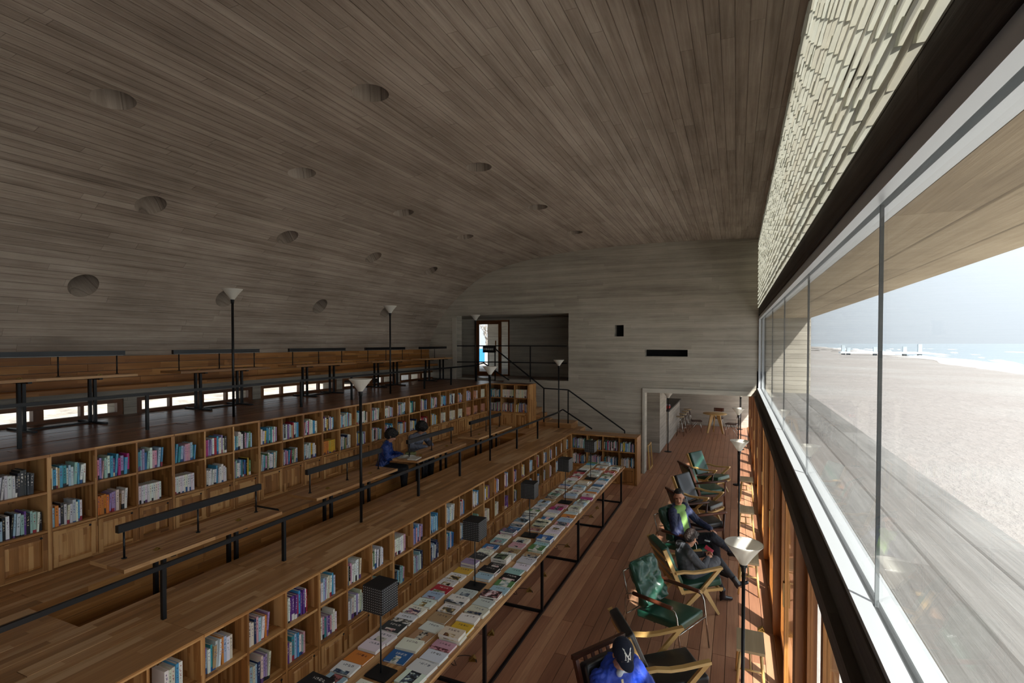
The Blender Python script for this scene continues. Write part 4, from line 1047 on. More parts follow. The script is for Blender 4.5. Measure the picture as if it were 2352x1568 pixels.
# ================================================================== LOUNGE CHAIRS
def soft(name, m, mat, parent): return m.obj(name, mat, parent, merge=True)
def tilt(mb, pivot, ang):
    c, s = math.cos(ang), math.sin(ang)
    mb.v = [(pivot[0] + (x - pivot[0]) * c + (z - pivot[1]) * s, y, pivot[1] - (x - pivot[0]) * s + (z - pivot[1]) * c) for x, y, z in mb.v]; return mb
def chair_splay(lea):
    """ash frame with forked side struts"""
    t = thing('lounge_chair', 'x', 'armchair'); W = MAT['lightwood']
    soft('seat_cushion', tilt(MB().rbox(-.25, -.225, .30, .26, .225, .385, .022), (0, .34), R(-7)), lea, t)
    soft('back_cushion', tilt(MB().rbox(-.30, -.225, .36, -.21, .225, .86, .022), (-.25, .36), R(-24)), lea, t)
    for s in (-1, 1):
        y = s * .262
        arm = MB(); pts = [(-.34, .525), (-.24, .535), (-.12, .522), (0, .53), (.13, .55), (.235, .565)]
        for a, b in zip(pts, pts[1:]): arm.beam((a[0], y, a[1]), (b[0] + .004, y, b[1]), .05, .026)
        arm.obj('armrest', W, t)
        MB().beam((.215, y, .555), (-.02, y, .30), .028, .04).beam((-.02, y, .30), (-.33, y, 0.008), .028, .055, h1=.03).obj('rear_leg', W, t)
        MB().beam((-.005, y, .34), (.20, y, 0.008), .028, .06, h1=.028).obj('front_leg', W, t)
        MB().beam((-.24, y * .93, .285), (.26, y * .93, .30), .022, .032).obj('seat_rail', W, t)
        MB().beam((-.24, y * .95, .27), (-.475, y * .95, .80), .024, .045).obj('back_upright', W, t)
    for z, x in ((.40, -.32), (.55, -.385), (.70, -.45)): MB().beam((x, -.25, z), (x, .25, z), .02, .05).obj('back_rail', W, t)
    MB().beam((.24, -.245, .285), (.24, .245, .285), .022, .03).beam((-.22, -.245, .265), (-.22, .245, .265), .022, .03).obj('cross_rail', W, t)
    return t
def chair_dark(lea):
    """walnut frame with straight arms and upright posts"""
    t = thing('lounge_chair', 'x', 'armchair'); W = MAT['darkwood']
    soft('seat_cushion', tilt(MB().rbox(-.24, -.235, .30, .26, .235, .40, .025), (0, .34), R(-6)), lea, t)
    soft('back_cushion', tilt(MB().rbox(-.31, -.235, .37, -.20, .235, .85, .03), (-.25, .37), R(-20)), lea, t)
    for s in (-1, 1):
        y = s * .265
        MB().tube([(-.36, y, .54), (0, y, .56), (.27, y, .575), (.29, y, .572)], [.018, .021, .02, .012], 10).obj('armrest', W, t)
        MB().tube([(.25, y, .56), (.235, y, .28), (.245, y, .004)], [.016, .018, .012], 10).obj('front_leg', W, t)
        MB().beam((-.455, y, .84), (-.26, y, .34), .03, .04).beam((-.26, y, .34), (-.30, y, .004), .03, .04, h1=.026).obj('rear_leg', W, t)
        MB().beam((-.27, y, .29), (.24, y, .31), .024, .045).obj('seat_rail', W, t)
    slab('front_rail', .235, -.26, .28, .26, .26, .325, W, t); slab('rear_rail', -.285, -.26, .265, -.26, .26, .31, W, t)
    MB().beam((-.475, -.28, .85), (-.475, .28, .85), .03, .035).obj('top_rail', W, t)
    for y in (-.16, -.08, 0, .08, .16): MB().beam((-.465, y, .83), (-.285, y, .34), .012, .03, up=(0, 1, 0)).obj('back_slat', W, t)
    return t
def chair_tube(lea, pillow=True):
    """bent steel tube frame with round walnut arm pads and a loose cushion"""
    t = thing('lounge_chair', 'x', 'armchair')
    soft('seat_cushion', tilt(MB().rbox(-.26, -.225, .32, .27, .225, .40, .02), (0, .36), R(-5)), lea, t)
    m = MB().rbox(-.24, -.22, -.045, .24, .22, .045, .04, 3, puff=.035, k=16)
    nz = random.Random(9)
    out = []
    for x, y, z in m.v:
        w = .014 * math.sin(x * 27 + 4 * math.sin(y * 16)) + .013 * math.sin(y * 37 + x * 21 + 2 * math.sin(x * 30)) + .010 * math.cos(x * 41 - y * 33)
        pin = .028 * (math.exp(-((x / .045) ** 2)) + .8 * math.exp(-((y / .03) ** 2)))       # tufting creases
        out.append((x, y, z + math.copysign(1, z) * (w - pin) * (1 if abs(x) < .23 and abs(y) < .21 else .2)))
    a = R(66); c, s_ = math.cos(a), math.sin(a)
    m.v = [(-.265 - x * c - z * s_, y, .63 + x * s_ - z * c) for x, y, z in out]
    soft('back_pillow', m, lea, t)
    for s in (-1, 1):
        y = s * .27
        MB().tube([(.31, y, .012), (.275, y, .30), (.25, y, .50), (.225, y, .548), (.18, y, .562), (-.30, y, .55), (-.36, y, .52), (-.375, y, .46), (-.36, y, .012)], .0085, 10).obj('tube_leg', MAT['chrome'], t)
        MB().tube([(.20, y, .57), (.19, y, .574), (-.27, y, .562), (-.28, y, .56)], [.012, .021, .021, .012], 12).obj('armrest', MAT['darkwood'], t)
        MB().tube([(-.36, y * .86, .45), (-.43, y * .86, .74)], .008, 8).obj('back_tube', MAT['chrome'], t)
    MB().tube([(.27, -.27, .33), (.27, .27, .33)], .008, 8).tube([(-.355, -.27, .31), (-.355, .27, .31)], .008, 8).tube([(-.43, -.232, .74), (-.43, .232, .74)], .008, 8).obj('cross_tube', MAT['chrome'], t)
    return t
CH = [(chair_splay, 'green', (-.45, 11.99), -29, 'green leather armchair with forked ash frame, farthest by the cafe doorway'),
      (chair_dark, 'green', (-.525, 10.91), 28, 'green leather armchair with dark walnut frame behind the farthest one'),
      (chair_splay, 'blackl', (-.525, 9.86), -26, 'black leather armchair with forked ash frame, empty, beyond the smiling man'),
      (chair_dark, 'blackl', (-.51, 8.87), 32, 'black leather armchair with walnut frame just behind the smiling man'),
      (chair_tube, 'green', (-.60, 7.75), -25, 'green tubular steel armchair under the man in the navy jacket'),
      (chair_splay, 'green', (-.478, 6.74), 30, 'green leather armchair with forked ash frame under the woman in grey'),
      (chair_tube, 'green', (-.64, 5.71), -25, 'green tubular steel armchair with loose wrinkled cushion, empty'),
      (chair_splay, 'blackl', (-.52, 4.73), 30, 'black leather armchair with forked ash frame, empty, nearest the camera'),
      (chair_dark, 'blackl', (-.58, 3.75), -32, 'black leather armchair with walnut frame under the man in the cap')]
for f_, c_, (x, y), rz, lab in CH:
    o = f_(MAT[c_]); o.location = (x, y, 0); o.rotation_euler = (0, 0, R(rz)); o['label'] = lab; o['group'] = 'lounge chairs facing the sea'
# ---- stools
def stool():
    t = thing('side_stool', 'x', 'stool'); L = MAT['lightwood']
    MB().box(-.12, -.195, .405, .12, .195, .43, g=1).obj('seat', MAT['stool'], t)
    for sx in (-1, 1):
        for sy in (-1, 1): MB().tube([(sx * .085, sy * .15, .405), (sx * .105, sy * .175, .2), (sx * .12, sy * .19, .002)], [.013, .016, .011], 10).obj('leg', L, t)
    for sy in (-1, 1): MB().tube([(-.10, sy * .172, .24), (.10, sy * .172, .24)], .009, 8).obj('stretcher', L, t)
    MB().tube([(0, -.172, .24), (0, .172, .24)], .009, 8).obj('stretcher', L, t)
    return t
so = stool()
for k, (x, y, l) in enumerate(((.14, 5.36, 'pale plywood stool nearest the camera, behind the uplighter pole'), (.165, 7.45, 'pale plywood stool under the frosted bowl beside the seated woman'), (.168, 9.6, 'pale plywood stool by the glazed doors, third from the camera'), (.21, 11.75, 'pale plywood stool by the glazed doors, farthest from the camera'))):
    inst(so, (x, y, 0), 0, l, 'stools along the glazed doors')

# ================================================================== CAFE
ct = thing('bar_counter', 'pale concrete bar counter with dark top in the cafe', 'counter', (-2.3, 19.0, 0))
slab('counter_front', -.28, -1.75, 0, .3, 1.9, 1.04, MAT['wallc'], ct, g=1); slab('counter_top', -.34, -1.8, 1.04, .34, 1.95, 1.09, plain('dark_counter', '33302d', .4), ct)
structure('bar_back', MB().box(-3.4, 17.25, 0, -3.1, 21.65, 2.3, g=1), plain('dark_bar_back', '2a2622', .7), 'dark back wall behind the bar counter', 'wall')
tag(MB().box(-.11, -.16, 0, .11, .16, .07).obj('red_box', plain('red_card', 'b2362a', .6), None, (-2.12, 17.75, 1.091)), 'small red box on the bar counter', 'box')
tag(MB().rbox(-.08, -.1, 0, .08, .1, .08, .03).obj('paper_pile', plain('lilac_paper', 'b9b4cf', .8), None, (-2.12, 18.1, 1.091), merge=True), 'small pale bundle on the bar counter behind the red box', 'bundle')
rtb = thing('round_table', 'round oak cafe table on three splayed plank legs', 'table', (-.70, 20.0, 0))
MB().lathe([(.001, .715), (.40, .715), (.41, .70), (.40, .685), (.001, .685)], 36).obj('table_top', MAT['lightwood'], rtb)
for a in (100, 220, 335):
    c, s = math.cos(R(a)), math.sin(R(a)); MB().beam((.12 * c, .12 * s, .685), (.31 * c, .31 * s, .006), .14, .035, up=(-s, c, 0), w1=.06).obj('leg', MAT['lightwood'], rtb)
def cafe_chair():
    t = thing('cafe_chair', 'x', 'chair')
    soft('seat', MB().rbox(-.19, -.19, .41, .19, .19, .435, .01, 2), MAT['darkwood'], t); soft('backrest', tilt(MB().rbox(-.215, -.18, .64, -.195, .18, .78, .008, 2), (-.2, .6), R(-10)), MAT['darkwood'], t)
    for s in (-1, 1):
        MB().tube([(.18, s * .17, .005), (.14, s * .15, .41)], .008, 8).obj('leg', MAT['chrome'], t)
        MB().tube([(-.24, s * .17, .005), (.02, s * .15, .40)], .008, 8).obj('leg', MAT['chrome'], t)
        MB().tube([(-.16, s * .14, .41), (-.225, s * .14, .76)], .008, 8).obj('back_tube', MAT['chrome'], t)
    return t
cc = cafe_chair()
for k, (x, y, rz, l) in enumerate(((-1.33, 19.9, 10, 'dark cafe chair on thin steel legs on the bar side of the round table'), (-.62, 20.95, -95, 'dark cafe chair behind the round table against the cafe wall'), (-.13, 19.6, 165, 'dark cafe chair between the round table and the glazed doors'))): inst(cc, (x, y, 0), R(rz), l, 'cafe chairs')
def bar_stool():
    t = thing('bar_stool', 'x', 'stool')
    MB().lathe([(.001, .70), (.13, .70), (.14, .685), (.13, .67), (.001, .67)], 20).obj('seat', MAT['stool'], t)
    MB().tube([(0, 0, .45), (0, 0, .67)], .014, 8).obj('spindle', MAT['chrome'], t)
    for a in (45, 135, 225, 315):
        c, s = math.cos(R(a)), math.sin(R(a)); MB().tube([(.02 * c, .02 * s, .52), (.09 * c, .09 * s, .42), (.17 * c, .17 * s, .004)], .009, 8).obj('leg', MAT['chrome'], t)
    MB().tube([(.135 * math.cos(R(a)), .135 * math.sin(R(a)), .2) for a in range(0, 361, 30)], .006, 6).obj('foot_ring', MAT['chrome'], t)
    return t
bso = bar_stool()
for k, (x, y) in enumerate(((-1.78, 18.8), (-1.76, 19.55), (-1.74, 20.3), (-1.72, 21.0))): inst(bso, (x, y, 0), R(k * 12), 'steel bar stool with round wooden seat, %s along the bar' % ORD[k + 1], 'stools along the bar')
# picture frame leaning by the doorway
tag(MB().beam((-2.02, 13.5, .01), (-2.06, 13.5, .62), .03, .03).beam((-2.02, 13.95, .01), (-2.06, 13.95, .62), .03, .03).beam((-2.06, 13.48, .62), (-2.06, 13.97, .62), .03, .03).beam((-2.02, 13.48, .02), (-2.02, 13.97, .02), .03, .03).obj('leaning_frame', MAT['lightwood']), 'pale timber frame leaning inside the cafe doorway', 'frame')

# ================================================================== OUTSIDE THE ENTRANCE
fc = thing('site_fence', 'blue and white site hoarding beyond the entrance door', 'fence', (-15, 31, 1.95))
for k in range(8): slab('fence_panel', -4 + k * 1.2, -.03, 0, -4 + k * 1.2 + 1.15, .03, .9, plain('hoarding_%d' % k, ('2f7fc4', '2f7fc4', '2f7fc4', 'dfe6ea')[k % 4], .5), fc)
bark = plain('bare_bark', '8d857c', .9)
tree = thing('bare_tree', 'hazy bare tree beyond the entrance door', 'tree', (-16.8, 34, 1.95)); tm = MB(); r_ = random.Random(12)
def branch(p, d, L, r, dep):
    q = p + d * L; tm.tube([p, q], r, 5, r1=r * .65)
    if dep == 0: return
    for i in range(3 if dep > 1 else 4):
        nd = (d + Vector((r_.uniform(-.6, .6), r_.uniform(-.6, .6), r_.uniform(-.1, .5)))).normalized(); branch(p + d * L * r_.uniform(.55, 1), nd, L * r_.uniform(.55, .8), r * .6, dep - 1)
branch(Vector((0, 0, 0)), Vector((0, 0, 1)), 1.4, .1, 5)
tm.obj('branches', bark, tree)
# ================================================================== PEOPLE
SK = NT('skin'); stc = SK.n('TexCoord'); sn_ = SK.noise(stc.outputs['Object'], 14, 3, .5)
MAT['skin'] = SK.bsdf(SK.mix(sn_, lin('b57f63'), lin('c99478')), .5, Subsurface_Weight=.08)
def cloth(name, c, rough=.85, bs=.35, sc=26):
    t = NT(name); tc = t.n('TexCoord'); n = t.noise(tc.outputs['Object'], sc, 4, .6); f = t.noise(tc.outputs['Object'], 5, 3, .6)
    return t.bsdf(t.mix(f, tuple(q * .75 for q in lin(c)), tuple(min(1, q * 1.2) for q in lin(c))), rough, t.math('ADD', n, t.math('MULTIPLY', f, 3)), bs, .02)
MAT['hair'] = cloth('black_hair', '120d0b', .6, .6, 40)
def remesh(m, voxel, smooth=6):
    """fuse overlapping closed pieces into one continuous surface"""
    me = m.mesh('tmp', MAT['skin']); o = bpy.data.objects.new('tmp', me)
    r = o.modifiers.new('r', 'REMESH'); r.mode = 'VOXEL'; r.voxel_size = voxel
    if smooth: s = o.modifiers.new('s', 'SMOOTH'); s.factor = .5; s.iterations = smooth
    out = evaluated(o); out.polygons.foreach_set('use_smooth', [True] * len(out.polygons)); return out
def displace(me, f):
    n = len(me.vertices); co = np.empty(n * 3, np.float32); no = np.empty(n * 3, np.float32)
    me.vertices.foreach_get('co', co); me.vertex_normals.foreach_get('vector', no); co = co.reshape(-1, 3); no = no.reshape(-1, 3)
    co += no * f(co)[:, None]; me.vertices.foreach_set('co', co.ravel()); me.update()
def ball(m, c, r, rot=None, n=14):
    r = (r, r, r) if isinstance(r, (int, float)) else r; c = Vector(c); b = len(m.v); k = n // 2
    M = rot or Matrix.Identity(3)
    for i in range(k + 1):
        th = math.pi * i / k
        for j in range(n):
            ph = 2 * math.pi * j / n; p = Vector((r[0] * math.sin(th) * math.cos(ph), r[1] * math.sin(th) * math.sin(ph), r[2] * math.cos(th))); m.v.append(tuple(c + M @ p))
    for i in range(k):
        for j in range(n):
            j2 = (j + 1) % n; m.f.append((b + i * n + j, b + (i + 1) * n + j, b + (i + 1) * n + j2, b + i * n + j2)); m.uv.append([(0, 0)] * 4); m.mi.append(0); m.sm.append(True)
def limb(m, pts, rs, flat=1.0):
    for (a, ra), (b, rb) in zip(zip(pts, rs), zip(pts[1:], rs[1:])):
        a, b = Vector(a), Vector(b); n = max(2, int((b - a).length / (min(ra, rb) * .55)) + 1)
        for i in range(n + 1):
            t = i / n; ball(m, a.lerp(b, t), ra + (rb - ra) * t, n=12)
def frame(d, up):
    d = Vector(d).normalized(); s = Vector(up).cross(d).normalized(); u = d.cross(s); return Matrix((d, s, u)).transposed()
def hand(m, wrist, d, palm_up, side, curl=.5, S=1.0):
    """wrist point, direction of fingers d, back-of-hand direction palm_up, side +1 thumb towards s"""
    F = frame(d, palm_up); w = Vector(wrist)
    P = lambda x, y, z: w + F @ Vector((x, y, z)) * S
    for i in range(5): ball(m, P(.015 + i * .016, 0, 0), (.016 * S, (.024 + .008 * i / 4) * S, .012 * S), F, 12)
    for k, (y, L) in enumerate(((.030, .066), (.011, .075), (-.009, .070), (-.028, .055))):
        p = [P(.078, y * side, 0)]; a = 0; x, z = .078, 0
        for q in range(3):
            a += curl * (.55 if q == 0 else .6); x += L / 3 * math.cos(a) * 1.05; z -= L / 3 * math.sin(a); p.append(P(x, y * side * 1.08, z))
        limb(m, p, [.0095 * S, .009 * S, .0083 * S, .0072 * S])
    limb(m, [P(.012, .022 * side, -.004), P(.040, .048 * side, -.012), P(.066, .055 * side, -.024), P(.085, .052 * side, -.032)], [.012 * S, .0115 * S, .010 * S, .008 * S])
def head(m, c, F):
    """F columns: forward, left, up"""
    c = Vector(c); P = lambda x, y, z: c + F @ Vector((x, y, z))
    ball(m, P(-.012, 0, .028), (.094, .076, .092), F, 20); ball(m, P(.026, 0, -.04), (.058, .058, .07), F, 16); ball(m, P(.045, 0, -.082), (.032, .034, .026), F, 12)
    for s in (-1, 1):
        ball(m, P(.052, .034 * s, -.022), (.028, .024, .022), F, 12); ball(m, P(.07, .03 * s, .03), (.016, .026, .009), F, 12)
        ball(m, P(-.006, .078 * s, -.008), (.02, .009, .03), F, 12)
    limb(m, [P(.08, 0, .016), P(.092, 0, -.01), P(.099, 0, -.026)], [.009, .011, .014]); ball(m, P(.088, 0, -.03), (.012, .02, .01), F, 10)
    ball(m, P(.077, 0, -.055), (.014, .025, .008), F, 10); ball(m, P(.074, 0, -.067), (.013, .021, .007), F, 10)
def face_bits(root, c, F, smile=0.0):
    c = Vector(c); P = lambda x, y, z: c + F @ Vector((x, y, z))
    for s in (-1, 1):
        e = MB(); ball(e, P(.0795, .032 * s, .006), (.0055, .0135, .0048 - .0012 * smile), F, 12); e.obj('eye', EYE, root)
        MB().tube([P(.087, .014 * s, .026), P(.0885, .028 * s, .0305), P(.081, .048 * s, .026)], [.003, .0042, .0025], 8).obj('eyebrow', MAT['hair'], root)
    k = .010 * smile
    MB().tube([P(.0785, -.027, -.060 + k), P(.0885, -.014, -.0615), P(.0915, 0, -.0625 - k * .4), P(.0885, .014, -.0615), P(.0785, .027, -.060 + k)], [.0025, .0042, .005, .0042, .0025], 8).obj('mouth', LIPS, root)
EYE = plain('dark_eye', '1b1512', .2); LIPS = plain('lips', '93504a', .5)
def hair(root, c, F, shape, seed=1, curly=.006, mat=None):
    m = MB(); c = Vector(c); r = random.Random(seed)
    for (x, y, z, rx, ry, rz) in shape: ball(m, c + F @ Vector((x, y, z)), (rx, ry, rz), F, 18)
    me = remesh(m, .007, 2)
    displace(me, lambda p: curly * np.sin(p[:, 0] * 140 + seed) * np.sin(p[:, 1] * 130) * np.sin(p[:, 2] * 120 + 2 * seed))
    me.materials.clear(); me.materials.append(mat or MAT['hair']); return put('hair', me, root)
SHORT = [(-.03, 0, .048, .092, .081, .084), (.022, 0, .103, .05, .062, .026), (-.05, 0, .0, .06, .07, .065)]
BOB = [(-.02, 0, .045, .105, .092, .095), (-.045, 0, -.01, .085, .094, .09), (.035, 0, .09, .06, .075, .045), (-.06, 0, -.05, .055, .08, .05)]
def garment(root, name, mat, pieces, voxel=.012, smooth=5, crease=.0):
    m = MB()
    for pts, rs in pieces:
        if rs == 'ball':
            for c, r, F in pts: ball(m, c, r, F, 16)
        else: limb(m, pts, rs)
    me = remesh(m, voxel, smooth)
    if crease:
        displace(me, lambda p: crease * np.sin(p[:, 2] * 70 + 9 * np.sin(p[:, 0] * 17) + 6 * np.sin(p[:, 1] * 23)))
    me.materials.clear(); me.materials.append(mat); return put(name, me, root)
def finish_body(root, m):
    me = remesh(m, .0062, 2); me.materials.clear(); me.materials.append(MAT['skin']); return put('body', me, root)
def rotF(yaw, pitch, roll=0):
    return (Matrix.Rotation(R(yaw), 3, 'Z') @ Matrix.Rotation(R(pitch), 3, 'Y') @ Matrix.Rotation(R(roll), 3, 'X'))
def person(label, loc, rz, S=.88):
    t = thing('person', label, 'person', loc, R(rz)); t.scale = (S, S, S); return t
def torso_pieces(pel, wai, che, sh, neck, w=1.0):
    pel, wai, che, neck = map(Vector, (pel, wai, che, neck)); L, Rr = Vector(sh[0]), Vector(sh[1]); sd = (L - Rr).normalized()
    pc = []
    for a, b, n in ((pel, wai, 5), (wai, che, 6), (che, neck, 4)):
        up = (b - a).normalized(); fw = sd.cross(up); F = Matrix((fw, sd, up)).transposed()
        for i in range(n + 1):
            t = i / n; c = a.lerp(b, t)
            if a is pel: r = (.115 - .01 * t, .165 - .02 * t, .07)
            elif a is wai: r = (.105 + .012 * t, .145 + .02 * t, .07)
            else: r = (.115 - .055 * t, .16 - .085 * t, .06)
            pc.append((c, tuple(q * w for q in r), F))
    return [(pc, 'ball'), ([L, (L + Rr) / 2 + (neck - che) * .15, Rr], [.06 * w, .08 * w, .06 * w])]

# --- man in a navy jacket and green sweater, smiling at the camera (fifth chair)
p = person('smiling man in navy jacket and green sweater sitting with legs crossed', (-.60, 7.75, 0), -25)
pel, wai, che, nek = (-.08, 0, .50), (-.12, .0, .66), (-.19, .0, .86), (-.21, .0, 1.01)
hc = (-.185, -.01, 1.155); HF = rotF(-62, 12, 4)
sh = ((-.21, .19, .95), (-.19, -.19, .95)); el = ((-.03, .30, .74), (-.08, -.32, .70)); wr_ = ((.20, .30, .66), (.12, -.19, .585))
kn = ((.36, .12, .56), (.40, .00, .66)); an = ((.42, .16, .12), (.58, .26, .42)); 
b = MB(); head(b, hc, HF); limb(b, [che, nek, (hc[0] - .01, hc[1], hc[2] - .09)], [.08, .058, .055])
limb(b, [pel, wai, che], [.09, .08, .09])
for i in (0, 1): limb(b, [sh[i], el[i], wr_[i]], [.045, .04, .026])
for i in (0, 1): limb(b, [pel, kn[i], an[i]], [.07, .05, .035])
hand(b, wr_[0], (.92, .05, -.42), (.35, .2, .9), -1, .45); hand(b, wr_[1], (.7, .65, -.15), (-.1, -.1, 1), 1, .7)
finish_body(p, b); face_bits(p, hc, HF, 1.0); hair(p, hc, HF, SHORT, 3, .003)
garment(p, 'sweater', cloth('green_knit', '7ea05a', .9), torso_pieces(pel, wai, che, ((-.2, .14, .95), (-.18, -.14, .95)), (-.2, 0, .985), .97))
jm = cloth('navy_jacket', '232a4d', .6)
side = [(c_, (r_[0] * .8, .055, r_[2]), F_) for c_, r_, F_ in torso_pieces(pel, wai, che, sh, nek)[0][0]]
jl = [((c_ + F_ @ Vector((-.012, .118 * s, 0))), (r_[0] * 1.12, .062, r_[2] * 1.1), F_) for c_, r_, F_ in side[2:-4] for s in (-1, 1)] + [((c_ + F_ @ Vector((-.05, 0, 0))), (.075, .15, .07), F_) for c_, r_, F_ in side[:-2]]
garment(p, 'jacket', jm, [(jl, 'ball'), ([sh[0], el[0], wr_[0]], [.075, .06, .046]), ([sh[1], el[1], wr_[1]], [.075, .06, .046]), ([(-.25, .10, 1.0), (-.26, 0, 1.02), (-.24, -.10, 1.0)], [.035, .035, .035])], .011, 3, .003)
garment(p, 'trousers', cloth('navy_jeans', '1a1f2b', .8), [([(-.06, .06, .49), kn[0], an[0]], [.105, .075, .055]), ([(-.06, -.06, .49), kn[1], an[1]], [.105, .075, .055]), ([(-.1, -.08, .48), (-.1, .08, .48)], [.11, .11])], .012, 4, .002)
for i, (a_, f_) in enumerate(((an[0], (.14, .0, -.07)), (an[1], (.12, .06, -.02)))):
    A = Vector(a_); garment(p, 'shoe', plain('dark_shoe', '17161a', .35), [([A + Vector((-.03, 0, -.05)), A + Vector(f_) + Vector((0, 0, -.0))], [.045, .036])], .01, 4)
tag(MB().rbox(-.035, -.07, 0, .035, .07, .009, .004, 2).obj('phone', plain('white_phone', 'c9d4d6', .3), None, (-.34, 7.60, .535), (R(8), R(6), R(-10)), merge=True), 'white phone in the hand of the smiling man', 'phone')

# --- woman in a grey top seen from behind, legs crossed, boots (sixth chair)
p = person('dark-haired woman in grey top sitting with crossed legs and black ankle boots', (-.478, 6.74, 0), 30, .84)
pel, wai, che, nek = (-.06, 0, .47), (-.12, .0, .59), (-.14, .0, .76), (-.09, .0, .89)
hc = (-.03, .0, 1.0); HF = rotF(22, 30)
sh = ((-.13, .165, .84), (-.13, -.165, .84)); el = ((.04, .23, .63), (.04, -.22, .64)); wr_ = ((.22, .06, .72), (.20, -.05, .70))
kn = ((.36, .10, .52), (.42, .02, .62)); an = ((.50, .06, .13), (.62, -.08, .36))
b = MB(); head(b, hc, HF); limb(b, [che, nek, (hc[0] - .01, hc[1], hc[2] - .09)], [.075, .05, .05])
limb(b, [pel, wai, che], [.085, .07, .085])
for i in (0, 1): limb(b, [sh[i], el[i], wr_[i]], [.04, .036, .023])
for i in (0, 1): limb(b, [pel, kn[i], an[i]], [.065, .047, .033])
hand(b, wr_[0], (.6, -.45, .4), (.4, .6, .5), -1, .8, .92); hand(b, wr_[1], (.7, .35, .3), (.4, -.6, .5), 1, .8, .92)
finish_body(p, b); face_bits(p, hc, HF); hair(p, hc, HF, [(-.022, 0, .04, .102, .09, .092), (-.05, 0, -.01, .075, .086, .075), (.04, 0, .085, .055, .07, .04)], 5, .003, cloth('dark_brown_hair', '22130e', .6, .6, 40))
garment(p, 'top', cloth('charcoal_top', '55575d', .85), torso_pieces(pel, wai, che, sh, (-.10, 0, .865)) + [([sh[0], el[0], wr_[0]], [.068, .056, .042]), ([sh[1], el[1], wr_[1]], [.068, .056, .042])], .011, 4, .003)
garment(p, 'skirt', cloth('grey_skirt', '606268', .85), [([(-.04, .06, .46), (.30, .09, .52)], [.11, .085]), ([(-.04, -.05, .46), (.36, .02, .62)], [.11, .085])], .012, 5, .002)
garment(p, 'tights', cloth('black_tights', '1b1b21', .7), [([(.2, .09, .50), kn[0], an[0]], [.075, .062, .042]), ([(.25, .02, .56), kn[1], an[1]], [.075, .062, .042])], .01, 4)
bt_ = leather('black_boot_leather', '131318', .25)
A = Vector(an[0]); garment(p, 'boot', bt_, [([A + Vector((0, 0, .03)), A + Vector((.0, 0, -.06))], [.05, .043]), ([A + Vector((.0, 0, -.075)), A + Vector((.13, -.01, -.10))], [.04, .028]), ([A + Vector((-.03, 0, -.06)), A + Vector((-.03, 0, -.118))], [.022, .014])], .008, 3)
A = Vector(an[1]); D = Vector((.5, -.1, -.75)).normalized(); T = Vector((.82, -.2, .35)).normalized(); garment(p, 'boot', bt_, [([A - D * .04, A + D * .05], [.05, .044]), ([A + D * .065, A + D * .08 + T * .13], [.04, .028]), ([A + D * .05 - T * .03, A + D * .115 - T * .035], [.022, .014])], .008, 3)
tag(MB().rbox(-.028, -.055, 0, .028, .055, .009, .004, 2).obj('phone', plain('red_phone', 'a3203a', .35), None, (-.30, 6.885, .665), (R(40), R(-35), R(60)), merge=True), 'red phone in the hands of the woman in grey', 'phone')

# --- man in a baseball cap and bright blue jacket (ninth chair)
p = person('man in navy baseball cap, glasses and bright blue jacket in the nearest chair', (-.69, 3.80, 0), -32)
pel, wai, che, nek = (-.02, 0, .47), (-.10, .0, .60), (-.18, .0, .78), (-.15, .0, .92)
hc = (-.10, .0, 1.045); HF = rotF(-24, 27)
sh = ((-.18, .195, .86), (-.18, -.195, .86)); el = ((.0, .27, .66), (.0, -.27, .66)); wr_ = ((.22, .12, .60), (.22, -.12, .60))
kn = ((.36, .13, .50), (.36, -.13, .50)); an = ((.42, .14, .1), (.42, -.14, .1))
b = MB(); head(b, hc, HF); limb(b, [che, nek, (hc[0] - .02, hc[1], hc[2] - .09)], [.08, .06, .058]); limb(b, [pel, wai, che], [.09, .08, .09])
for i in (0, 1): limb(b, [sh[i], el[i], wr_[i]], [.045, .04, .026]); limb(b, [pel, kn[i], an[i]], [.07, .05, .035])
hand(b, wr_[0], (.85, -.4, .05), (.2, .2, 1), -1, .6); hand(b, wr_[1], (.85, .4, .05), (.2, -.2, 1), 1, .6)
finish_body(p, b); face_bits(p, hc, HF); hair(p, hc, HF, [(-.045, 0, -.01, .068, .076, .05)], 7, .002)
capm = cloth('navy_cap', '1a2033', .9)
m = MB(); C_ = Vector(hc)
ball(m, C_ + HF @ Vector((-.012, 0, .046)), (.108, .09, .094), HF, 22)
me = remesh(m, .0055, 3); me.materials.clear(); me.materials.append(capm); cap = put('cap', me, p)
vz = MB(); NU, NV = 12, 5         # curved visor
def vp(i, k, dz):
    s = -1 + 2 * i / NU; t = k / NV; y = .078 * s * (1 - .12 * t); ln = .074 * math.sqrt(max(0, 1 - s * s)) + .004
    return C_ + HF @ Vector((-.012 + .108 * math.sqrt(max(.02, 1 - (y / .09) ** 2)) * .93 + ln * t, y, .034 - 2.6 * y * y - .016 * t + dz))
for i in range(NU):
    for k in range(NV):
        vz.face([vp(i, k, .003), vp(i, k + 1, .003), vp(i + 1, k + 1, .003), vp(i + 1, k, .003)], [(0, 0)] * 4, 0, True); vz.face([vp(i + 1, k, -.003), vp(i + 1, k + 1, -.003), vp(i, k + 1, -.003), vp(i, k, -.003)], [(0, 0)] * 4, 0, True)
    vz.face([vp(i, NV, .003), vp(i, NV, -.003), vp(i + 1, NV, -.003), vp(i + 1, NV, .003)], [(0, 0)] * 4, 0, True)
vz.obj('visor', capm, cap, merge=True)
lg = MB()                         # interlocked N and Y on the cap front
